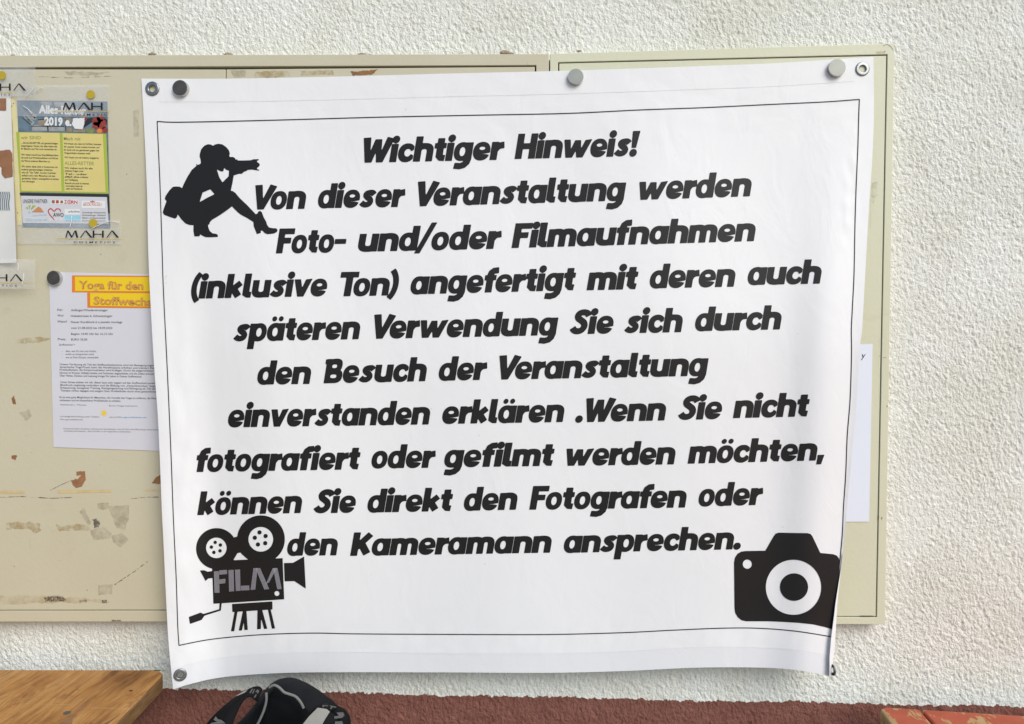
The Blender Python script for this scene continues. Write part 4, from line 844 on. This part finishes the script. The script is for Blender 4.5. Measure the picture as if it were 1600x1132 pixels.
k = Ink(); k.poly(ell(*A2(1055, 645), 7.0, 4.6, 20)); k.build('photo_melon', M['green'], fl, AP, 0.0006)
k = Ink(); k.poly([A3(50, 62), A3(1375, 88), A3(1410, 970), A3(112, 945)]); k.build('stripe_panel', M['lime'], fl, AP, 0.0004)
k = Ink(); k.poly([A3(96, 70), A3(690, 76), A3(718, 935), A3(126, 925)]); k.poly([A3(730, 80), A3(1324, 92), A3(1366, 948), A3(760, 938)]); k.build('text_panel', M['yellow'], fl, AP, 0.0006)
k = Ink(); k.type('wir SIND', *A3(118, 165), 4.9, A3(414, 0)[0], A3(0, 168)[1], 0.012); k.cut(); k.type('Mach mit', *A3(748, 180), 4.9, A3(996, 0)[0], A3(0, 186)[1], 0.012); k.cut(); k.type('ALLES-RETTER', *A3(760, 542), 5.4, A3(1196, 0)[0], A3(0, 550)[1], 0.008)
k.build('column_heading', M['olive'], fl, AP, 0.0008)
k = Ink()
for X, Y, X1, t in [(120, 232, 666, '... die ALLES-RETTER, ein gemeinnütziger'), (120, 276, 652, 'eingetragener Verein, der alles rettet was'), (120, 320, 648, 'für Mensch und Tier noch verwertbar ist.'), (122, 406, 670, 'Wir retten sowohl aus Geschäftsbetrieben'), (124, 450, 668, 'als auch aus Privathaushalten und führen'), (124, 498, 552, 'die Waren anderen Menschen zu.'), (126, 580, 660, 'Wir stehen dabei nicht in Konkurrenz mit'), (126, 624, 584, 'anderen gemeinnützigen Initiativen'), (128, 668, 634, 'wie z.B.: "der Tafel", sondern möchten'), (130, 712, 622, 'einfach noch mehr Menschen mit den'), (132, 756, 676, 'geretteten Gütern unentgeltlich erreichen'), (134, 798, 328, 'und versorgen.'),
                    (752, 244, 1300, 'Wir freuen uns, dass wir Ihr/Dein Interesse'), (754, 290, 1272, 'für unseren Verein wecken konnten und'), (754, 336, 1272, 'Ihr Euch mit uns gemeinsam gegen den'), (756, 382, 1144, 'Wegwerfwahn einsetzen wollt.'), (758, 446, 1264, 'Wir freuen uns auf weitere, engagierte'), (758, 602, 1174, 'Wir stehen auch für alle'), (760, 644, 1044, 'weiteren Fragen unter'), (764, 690, 1096, 'Tel.: oder'), (766, 732, 1112, 'eMail: alles-retter'), (768, 776, 960, 'zur Verfügung.'), (770, 826, 1120, 'Besucht uns auch im Internet'), (776, 866, 1026, 'www.alles-retter.de'), (780, 906, 1026, 'oder auf Facebook')]:
    x, y = A3(X, Y); k.type(t, x, y, 2.7, 20 + X1 * .10625, y + (X1 - X) * .10625 * .02, 0.02)
k.build('printed_text', M['text'], fl, AP, 0.0008)
k = Ink(); k.poly([A4(218, 108), A4(1112, 122), A4(1132, 400), A4(236, 392)]); PP = k.build('partner_panel', M['panel'], fl, AP, 0.0005)
k = Ink(); k.type('Alles-Retter', *A2(352, 408), 12.0, A2(1000, 0)[0], A2(0, 432)[1], 0.05); k.cut(); k.type('2019 e.', *A2(428, 570), 12.0, A2(800, 0)[0], A2(0, 582)[1], 0.05); k.cut(); k.add(*shape_mesh([('+', [A2(*q) for q in ((820, 480), (975, 474), (972, 560), (950, 630), (840, 620), (805, 560))])], 0.7, 0, 3, 0.9, 0.5))
k.cut(); k.rect(*A4(528, 150), *A4(815, 196)); k.cut(); k.rect(*A4(850, 160), *A4(1096, 238)); k.cut(); k.rect(*A4(672, 246), *A4(832, 306))
k.build('white_print', M['white'], fl, AP, 0.0007)
k = Ink(); k.type('UNSERE PARTNER', *A4(238, 184), 6.0, A4(494, 0)[0], A4(0, 184)[1], 0.002); k.cut(); k.type('AWO', *A4(552, 324), 5.8, A4(662, 0)[0], A4(0, 326)[1], 0.02)
k.cut()
for i, t in enumerate(('Schwetzinger Kleintierpraxis', 'Schwetzinger Obsthof', 'Elektro und Gartentechnik', 'Bäckerei am Stadtpark')): k.type(t, *A4(856, 288 + i * 28), 2.2, A4(1100, 0)[0], A4(0, 290 + i * 28)[1], 0.004)
k.cut(); k.type('arboline', *A4(712, 282), 3.4, A4(828, 0)[0], A4(0, 282)[1], 0.004)
k.build('partner_text', M['textgrey'], PP, AP, 0.0009)
k = Ink(); k.type('Z', *A4(668, 188), 5.0, A4(696, 0)[0], A4(0, 188)[1], 0.03); k.type('RN', *A4(742, 190), 5.0, A4(806, 0)[0], A4(0, 190)[1], 0.03); k.add(*shape_mesh([('+', ell(*A4(720, 172), 3.2, 3.2, 24)), ('-', ell(*A4(720, 172), 2.3, 2.3, 24)), ('+', ell(*A4(720, 172), 1.2, 1.2, 16))], 0.4))
k.cut(); k.rect(*A4(582, 154), *A4(612, 186)); k.cut(); hp = catmull([A4(565, 358), A4(515, 300), A4(502, 262), A4(530, 242), A4(562, 268), A4(590, 244), A4(622, 250), A4(630, 272)], 6); q = np.asarray(stroke(hp, 1.5)); n = len(hp); k.add(q, [[i, i + 1, 2 * n - 2 - i, 2 * n - 1 - i] for i in range(n - 1)])
k.cut(); k.type('BACK-PALAST', *A4(868, 212), 3.4, A4(1060, 0)[0], A4(0, 214)[1], 0.0); k.rect(*A4(870, 180), *A4(1040, 184)); k.poly([A4(936, 158), A4(952, 168), A4(962, 155), A4(972, 168), A4(988, 158), A4(982, 174), A4(942, 174)])
k.build('partner_logo', M['red'], PP, AP, 0.0009)
k = Ink(); k.poly([A4(330, 278), A4(400, 220), A4(428, 238), A4(456, 280)]); k.build('partner_logo', mat('terracotta_print', (0.55, 0.24, 0.09), 0.5, var=0.05), PP, AP, 0.0009)
k = Ink(); k.rect(*A4(538, 154), *A4(570, 186)); k.cut(); k.rect(*A4(628, 158), *A4(656, 186)); k.build('partner_logo', M['kraft'], PP, AP, 0.0009)
k = Ink(); k.poly([A4(266, 232), A4(286, 222), A4(296, 250)]); k.poly([A4(320, 246), A4(340, 206), A4(372, 212), A4(326, 254)]); k.poly([A4(296, 208), A4(320, 206), A4(306, 252)]); k.build('partner_logo', M['lime'], PP, AP, 0.0009)
k = Ink(); k.rect(*A4(674, 312), *A4(836, 370)); k.cut(); k.poly(ell(*A4(305, 278), 1.7, 1.7, 14)); k.cut(); k.type('Stadtverein Schwetzingen', *A4(340, 322), 2.4, A4(486, 0)[0], A4(0, 310)[1]); k.cut(); k.type('Gärtnerei', *A4(262, 372), 4.6, A4(492, 0)[0], A4(0, 368)[1]); k.build('partner_logo', M['skyblue'], PP, AP, 0.0009)

# pale yellow strip behind the flyer's left edge, torn at the top
ys = empty('paper_strip', at_y([(26, 352)], YD)[0]); tag(ys, 'pale yellow torn paper strip between the white sheet and the flyer', 'paper strip')
k = Ink(); k.add(*shape_mesh([('+', [(15, 158), (19, 154), (24, 158), (27, 175), (29, 220), (31, 300), (36, 352), (27, 352), (22, 280), (20, 195), (16, 176)])], 1.2, 0, 3, 0.7, 0.3)); k.build('paper', M['cream'], ys, plane(YD - 0.0006), 0.0)
k = Ink()
for x, y in ((18.5, 166), (21, 162), (27.5, 333)): k.poly(ell(x, y, 0.9, 0.7, 10))
k.build('pen_mark', M['darkprint'], ys, plane(YD - 0.0006), 0.0003)

# white sheet at the picture's left edge, its corner lifting
ws_curl = lambda u, v: 0.0002 + 0.010 * np.clip((u - .6) / .4, 0, 1) ** 2 * np.clip(v, 0, 1)
YW = YD - 0.0016
ws = empty('notice_sheet', at_y([(-20, 412)], YW)[0]); tag(ws, 'white sheet cut by the left picture edge with brown and grey pictures', 'notice')
WQ = np.array([(-110, 146), (16.5, 147), (25.5, 411), (-105, 415)], float)
sheet('paper', WQ, YW, M['oldpaper'], ws_curl, (24, 20), ws)
def ws_surf(px, lift):
    px = np.asarray(px, float); v = np.clip((px[:, 1] - 146) / 266, 0, 1); xr = 16.5 + 9 * v; u = np.clip((px[:, 0] + 108) / (xr + 108), 0, 1)
    return at_y(px, YW - ws_curl(u, v) - lift)
k = Ink(); k.rect(-40, 154, 3, 173); k.rect(3, 154, 9.6, 173); k.cut(); k.add(*shape_mesh([('+', [(-4, 236), (15, 234), (19, 240), (20, 276), (8, 279), (3, 274), (2, 262), (-4, 258)])], 0.9, 0, 3, 0.8, 0.2)); k.build('printed_picture', M['kraft'], ws, ws_surf, 0.0007)
k = Ink()
for i in range(14):
    x = -30 + i * 3.3; q = np.asarray(stroke(catmull([(x + 1, 300), (x + 1.8, 308), (x + .4, 318), (x + 1.5, 329)], 4), 1.6)); n = len(q) // 2; k.add(q, [[j, j + 1, 2 * n - 2 - j, 2 * n - 1 - j] for j in range(n - 1)])
k.build('printed_stripes', M['slate'], ws, ws_surf, 0.0007)

# ------------------------------------------------------------------ clear packing tape printed with a shop's name
MAHA = {'M': [[(0, 0), (.13, 0), (.34, 1), (.22, 1)], [(.20, 1), (.38, 1), (.78, .14), (.64, .0)], [(.62, .0), (.76, .0), (1.16, 1), (1.05, 1)], [(1.03, 1), (1.24, 1), (1.46, 0), (1.24, 0)]],
        'A': [[(0, 0), (.13, 0), (.70, 1), (.58, 1)], [(.56, 1), (.76, 1), (1.44, 0), (1.18, 0)]],
        'H': [[(0, 0), (.19, 0), (.19, 1), (0, 1)], [(1.05, 0), (1.24, 0), (1.24, 1), (1.05, 1)], [(.16, .42), (1.06, .42), (1.06, .54), (.16, .54)]]}
def maha(k, x0, y0, h, letters, skip=0):        # skip: letters wholly under something else
    x = x0
    for i, ch in enumerate(letters):
        for q in MAHA[ch]: k.poly([(x + a * h * 1.27, y0 - b * h) for a, b in q])
        x += {'M': 1.62, 'A': 1.44, 'H': 1.52}[ch] * h * 1.27
def tape(label, quad, y, seed, word_at=None, letters='MAHA', line=None, sub=None, dotc=None, streaks=()):
    o = empty('printed_tape', at_y([quad[3]], y)[0]); tag(o, label, 'tape', 'strips of printed clear tape')
    cf = lambda u, v: 0.0003 * np.array([mnoise.noise(Vector((a * 4 + seed, b * 3, seed * .7))) for a, b in zip(u, v)])
    sheet('film', quad, y, M['tape'], cf, (26, 16), o, 0.00008)
    S_t = plane(y)
    k = Ink()
    if word_at: maha(k, *word_at, letters)
    if sub: k.type(sub[0], sub[1], sub[2], 2.8, sub[3], sub[2] + .3, 0.006)
    if k.v: k.build('printed_name', M['ink'], o, S_t, 0.0009)
    if line: k = Ink(); k.poly(stroke(line, 0.8)); k.build('gold_line', M['gold'], o, S_t, 0.0010)
    if dotc: k = Ink(); k.poly(ell(*dotc, 6.7, 6.7, 32)); k.build('yellow_dot', M['dot'], o, S_t, 0.0011)
    if streaks:
        mb = MB()
        for a, b in streaks:
            mid = ((a[0] + b[0]) / 2 + 1.0, (a[1] + b[1]) / 2 - 0.8); pts = at_y(catmull([a, mid, b], 5), y - 0.0011); tube(mb, pts, 0.00055, 6)
        mb.build('crease_glint', M['white'], o, True)  # wrinkle ridges coloured white, their glints put into the colour
    return o
tape('clear tape across the flyer top with a yellow dot above black lettering', [(28, 134), (172, 132.5), (172, 183), (26, 182)], YD - 0.0030, 1.0, (98, 172, 11.4), 'MAH', [(82, 173.6), (172, 174.6)], ('C O S M E T I C', 112, 180.6, 168), (141.5, 148), [((40, 152), (52, 138)), ((50, 147), (66, 137)), ((36, 166), (50, 178))])
tape('clear tape along the flyer bottom edge with complete black lettering', [(30, 340), (187, 345), (190, 382), (27, 381)], YD - 0.0033, 4.0, (102, 371.6, 11.0), 'MAHA', [(88, 373.0), (190, 374.2)], ('C O S M E T I C S', 115, 380.0, 179.5), (145.3, 349), [((142, 358), (170, 346)), ((170, 346), (186, 349)), ((109, 356), (112, 338))])
tape('clear tape at the upper left picture edge over the white sheet', [(-90, 103), (55, 104.5), (56, 151), (-90, 150)], YD - 0.0047, 7.0, (-43.5, 141.8, 11.0), 'MAHA', [(-60, 144.8), (20, 144.8)], ('C O S M E T I C S', -40, 149.5, 16), (2.5, 118))
tape('clear tape below the white sheet at the left picture edge', [(-90, 404), (55, 405.5), (55, 452), (-90, 451)], YD - 0.0142, 10.0, (-48.5, 439.8, 11.0), 'MAHA', [(-60, 442.2), (53, 442.6)], ('C O S M E T I C S', -38, 447.6, 26.5), None, [((28, 412), (27, 424)), ((37, 428), (34, 446))])

# ------------------------------------------------------------------ tables whose ends reach the wall
def extrude_down(mb, poly, z, th):
    n = len(poly); mb.add([(p[0], p[1], z) for p in poly] + [(p[0], p[1], z - th) for p in poly], [list(range(n)), list(range(n, 2 * n))[::-1]] + [[i, n + i, n + (i + 1) % n, (i + 1) % n] for i in range(n)])
def table(name, label, corner_px, back_px, side_px, y_corner, right_side, mats, n_planks, width, length, radius, thick, first_w=None):
    z = at_y([corner_px], y_corner)[0][2]
    c_ = at_z([corner_px], z)[0][:2]; b = at_z([back_px], z)[0][:2] - c_; s_ = at_z([side_px], z)[0][:2] - c_
    b /= np.linalg.norm(b); s_ /= np.linalg.norm(s_)
    o = empty(name, (c_[0] + b[0] * width / 2, c_[1] + s_[1] * length / 2, 0)); tag(o, label, 'table', 'wooden tables reaching the wall')
    gap = 0.0030; pw = (width - gap * (n_planks - 1)) / n_planks; first = first_w or pw; rest = (width - first - gap * (n_planks - 1)) / max(n_planks - 1, 1)
    for k in range(n_planks):
        a0 = 0 if k == 0 else first + gap + (k - 1) * (rest + gap); a1 = a0 + (first if k == 0 else rest); pts = []
        def arc(u, v, du, dv, r):
            for t in np.linspace(0, math.pi / 2, 7): pts.append(c_ + b * (u + du * r * (1 - math.sin(t))) + s_ * (v + dv * r * (1 - math.cos(t))))
        nA = 24
        if k == 0: arc(a0, 0, 1, 1, radius); pts = pts[::-1]
        else: pts.append(c_ + b * a0)
        back = [c_ + b * u for u in np.linspace(a0 + (radius if k == 0 else 0), a1 - (0), 14)]
        P1 = pts + back[1:]; P2 = [c_ + b * a1 + s_ * length, c_ + b * a0 + s_ * length]
        poly = P1 + P2
        mb = MB(); extrude_down(mb, poly if not right_side else poly, z, thick)
        pl = mb.build('plank' if n_planks > 1 else 'tabletop', mats, o)
        bm = bmesh.new(); bm.from_mesh(pl.data); bmesh.ops.recalc_face_normals(bm, faces=bm.faces); bm.to_mesh(pl.data); bm.free()
        bevel(pl, 0.004, 4, 40)
    mb = MB()
    for v in (0.25, length - 0.25):
        lb = MB()
        p0, p1 = c_ + b * 0.05 + s_ * v, c_ + b * (width - 0.05) + s_ * v
        for q in (p0, p1): tube(lb, [(q[0], q[1], z - thick), (q[0], q[1], 0.0)], 0.013, 10)
        tube(lb, [(p0[0], p0[1], 0.25), (p1[0], p1[1], 0.25)], 0.010, 8); lb.build('leg_frame', M['leg'], o, True)
    return o, c_, b, s_, z
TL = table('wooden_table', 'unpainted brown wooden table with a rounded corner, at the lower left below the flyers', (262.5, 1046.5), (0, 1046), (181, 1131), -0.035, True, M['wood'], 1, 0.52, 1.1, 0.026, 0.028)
TR = table('wooden_table', 'wooden table with worn orange red paint at the lower right', (1371, 1103.8), (1600, 1118), (1392.5, 1132), -0.050, False, M['redwood'], 3, 0.50, 1.1, 0.016, 0.027, 0.0635)
# paint wear follows the plank edges: a per-vertex attribute on a denser top
for pl in [c for c in TR[0].children if c.name.startswith('plank')]:
    c_, b, s_ = TR[1], TR[2], TR[3]; bm = bmesh.new(); bm.from_mesh(pl.data)
    pl.modifiers.clear()
    bmesh.ops.bevel(bm, geom=[e for e in bm.edges if e.calc_face_angle(0) > 0.7], offset=0.004, segments=3, affect='EDGES', profile=0.5)
    bmesh.ops.triangulate(bm, faces=bm.faces)
    bmesh.ops.subdivide_edges(bm, edges=[e for e in bm.edges if e.calc_length() > 0.02], cuts=6, use_grid_fill=True)
    bm.to_mesh(pl.data); bm.free(); off = np.array(TR[0].location)
    at_ = pl.data.attributes.new('edge', 'FLOAT', 'POINT'); co = np.empty(len(pl.data.vertices) * 3); pl.data.vertices.foreach_get('co', co); co = co.reshape(-1, 3) + off
    rel = co[:, :2] - c_; Mi = np.linalg.inv(np.stack([b, s_], 1)); uv = rel @ Mi.T
    dist = np.minimum(uv[:, 1], uv[:, 0]); at_.data.foreach_set('value', (0.66 * np.exp(-np.clip(dist, 0, 9) / 0.013)).astype(np.float32))
# knots, gouges and the pencil-green scuff on the left table top
ZT = lambda x, y: (x * .1875, 1030 + y * .1875)
def top_mark(name, pts, m, lift=0.0004, rough=0.6):
    v, f = shape_mesh([('+', [ZT(*p) for p in pts])], 0.7, 0.3, 3, rough, 0.3); w = at_z(v, TL[4] + lift); mesh_obj(name, w, [q[::-1] for q in f], M[m] if isinstance(m, str) else m, TL[0])
top_mark('knot', [(1070, 265), (1090, 256), (1112, 262), (1090, 272)], 'knot', 0.0004, 0.3)
top_mark('nail_head', [(522, 452), (550, 434), (592, 432), (590, 446), (556, 462), (528, 462)], mat('nail_grey', (0.12, 0.13, 0.12), 0.5, 0.5, var=0.1), 0.0005, 0.2)
top_mark('gouge', [(486, 541), (545, 505), (600, 455), (690, 375), (760, 322), (720, 372), (640, 450), (606, 490), (600, 541)], 'chip', 0.0004, 0.5)
top_mark('green_scuff', [(1245, 92), (1300, 88), (1380, 98), (1320, 102)], mat('green_scuff', (0.05, 0.12, 0.05), 0.7, var=0.2), 0.0004, 0.8)

# ------------------------------------------------------------------ black bag standing between the tables
YG = -0.17
bag = empty('sports_bag', (*at_y([(445, 1130)], YG)[0][:2], 0.0)); tag(bag, 'black sports bag with grey piping and looped straps standing below the banner', 'bag')
def loft_body(name, outline, yc, ry, m, z_floor=True, nr=14, seg=8):
    c_ = catmull(outline, seg); W0 = at_y(c_, yc); mid = W0.mean(0); mid[2] = W0[:, 2].min() - 0.02; rings = []
    for k in range(nr + 1):
        a = -math.pi / 2 + math.pi * k / nr; sc = max(0.05, abs(math.cos(a)) ** 0.55); dy = math.sin(a) * ry
        ring = mid + (W0 - mid) * np.array([0.80 + 0.20 * sc, 1, 0.72 + 0.28 * sc]); ring = ring.copy(); ring[:, 1] = yc + dy; rings.append(ring)
    V = []; n = len(c_)
    for r_ in rings:
        lo = r_[[0, -1]].copy(); lo[:, 2] = 0.0; V += [lo[0]] + list(r_) + [lo[1]]
    n += 2
    f = [[i * n + j, i * n + j + 1, (i + 1) * n + j + 1, (i + 1) * n + j] for i in range(nr) for j in range(n - 1)]
    f += [[j for j in range(n)], [nr * n + j for j in range(n)][::-1]]
    V = [np.array(p) + np.array([0.3, -1.0, 0.8]) * (0.0045 * mnoise.noise(Vector(p) * 22) + 0.002 * mnoise.noise(Vector(p) * 60)) for p in V]
    o = mesh_obj(name, V, f, m, bag, True); bm = bmesh.new(); bm.from_mesh(o.data); bmesh.ops.recalc_face_normals(bm, faces=bm.faces); bm.to_mesh(o.data); bm.free(); return o
loft_body('body', [(338, 1165), (362, 1140), (384, 1118), (400, 1098), (411, 1081), (424, 1069), (440, 1064.5), (456, 1066), (476, 1075), (500, 1091), (520, 1107), (532, 1124), (540, 1165)], -0.115, 0.035, M['bag'])
loft_body('front_pocket', [(404, 1165), (411, 1130), (416, 1105), (419, 1086), (428, 1075), (440, 1080), (449, 1086), (460, 1091), (469, 1100), (476, 1112), (494, 1132), (500, 1165)], -0.165, 0.020, M['bagin'])
for pts in ([(398, 1140), (405, 1127), (412, 1111), (416, 1096), (416, 1083)], [(420.5, 1074.5), (428, 1071), (436, 1074.5), (444, 1082), (452, 1085), (462, 1089), (470, 1098), (474.5, 1107)]):
    mb = MB(); tube(mb, at_y(catmull(pts, 8), -0.1905), 0.0019, 8); mb.build('piping', M['pipe'], bag, True)
def ribbon(name, outer, inner, y0, y1, m, th=0.003):
    a, b = catmull(outer, 8), catmull(inner, 8); n = len(a); ya = np.linspace(y0, y1, n); A, B = at_y(a, ya), at_y(b, ya - 0.012); V = []
    for i in range(n): V += [A[i], A[i] * .5 + B[i] * .5 + np.array([0, -0.003, 0.0]), B[i]]
    f = [[i * 3 + j, i * 3 + j + 1, i * 3 + j + 4, i * 3 + j + 3] for i in range(n - 1) for j in range(2)]
    o = mesh_obj(name, V, f, m, bag, True); s_ = o.modifiers.new('thickness', 'SOLIDIFY'); s_.thickness = th; s_.offset = 0; return o
ribbon('strap', [(306, 1158), (322, 1134), (336, 1117.5), (358, 1098), (380, 1083), (396, 1074.5), (405, 1073.5), (409, 1078)], [(352, 1158), (361, 1136), (368, 1118), (376, 1101), (384, 1091), (391, 1089.5), (397, 1093), (402, 1097)], -0.20, -0.172, M['strap'])
ribbon('strap', [(446, 1160), (464, 1138), (480, 1120), (494, 1106), (503, 1101), (510, 1100)], [(492, 1160), (500, 1140), (508, 1124), (515, 1113), (520, 1109), (526, 1108)], -0.225, -0.20, M['strap'])
ribbon('strap', [(504, 1101.5), (518, 1102.5), (532, 1106), (542, 1114), (547, 1126), (548, 1160)], [(508, 1110), (517, 1112), (523, 1116), (527, 1123), (527, 1134), (522, 1160)], -0.20, -0.20, M['strap'])
def on_bag(name, polys, m, y):
    k = Ink()
    for p in polys: k.poly(p)
    return k.build(name, M[m], bag, plane(y), 0.0)
B8 = lambda pts: [(300 + x * .175, 1050 + y * .1749) for x, y in pts]
mb = MB(); prism_y(mb, B8([(985, 475), (1040, 405), (1118, 326), (1200, 338), (1228, 362), (1190, 420), (1160, 475)]), -0.2330, -0.2315); mb.build('label_patch', M['badge'], bag)
on_bag('strap_lettering', [B8([(1165, 296), (1215, 300), (1212, 308), (1182, 306), (1176, 318), (1164, 316)]), B8([(1232, 300), (1290, 312), (1284, 322), (1256, 316), (1244, 334), (1230, 330), (1240, 314)]), B8([(1290, 364), (1350, 362), (1362, 388), (1340, 412), (1272, 420), (1270, 398), (1310, 392)]), B8([(1278, 446), (1340, 440), (1352, 475), (1276, 475)])], 'letters', -0.2200)
on_bag('strap_lettering', [B8([(512, 188), (536, 148), (544, 152), (524, 192)]), B8([(536, 192), (556, 152), (562, 156), (546, 196)]), B8([(566, 178), (586, 156), (600, 172), (590, 196), (580, 190), (588, 174), (574, 186)]), B8([(552, 228), (570, 200), (578, 206), (562, 234)]), B8([(192, 428), (212, 398), (232, 424), (262, 430), (300, 462), (240, 466), (160, 466), (176, 456), (226, 448)])], 'letters', -0.2080)
on_bag('reflective_strip', [B8([(385, 220), (470, 170), (496, 164), (470, 186), (410, 212)])], 'badge', -0.2060)
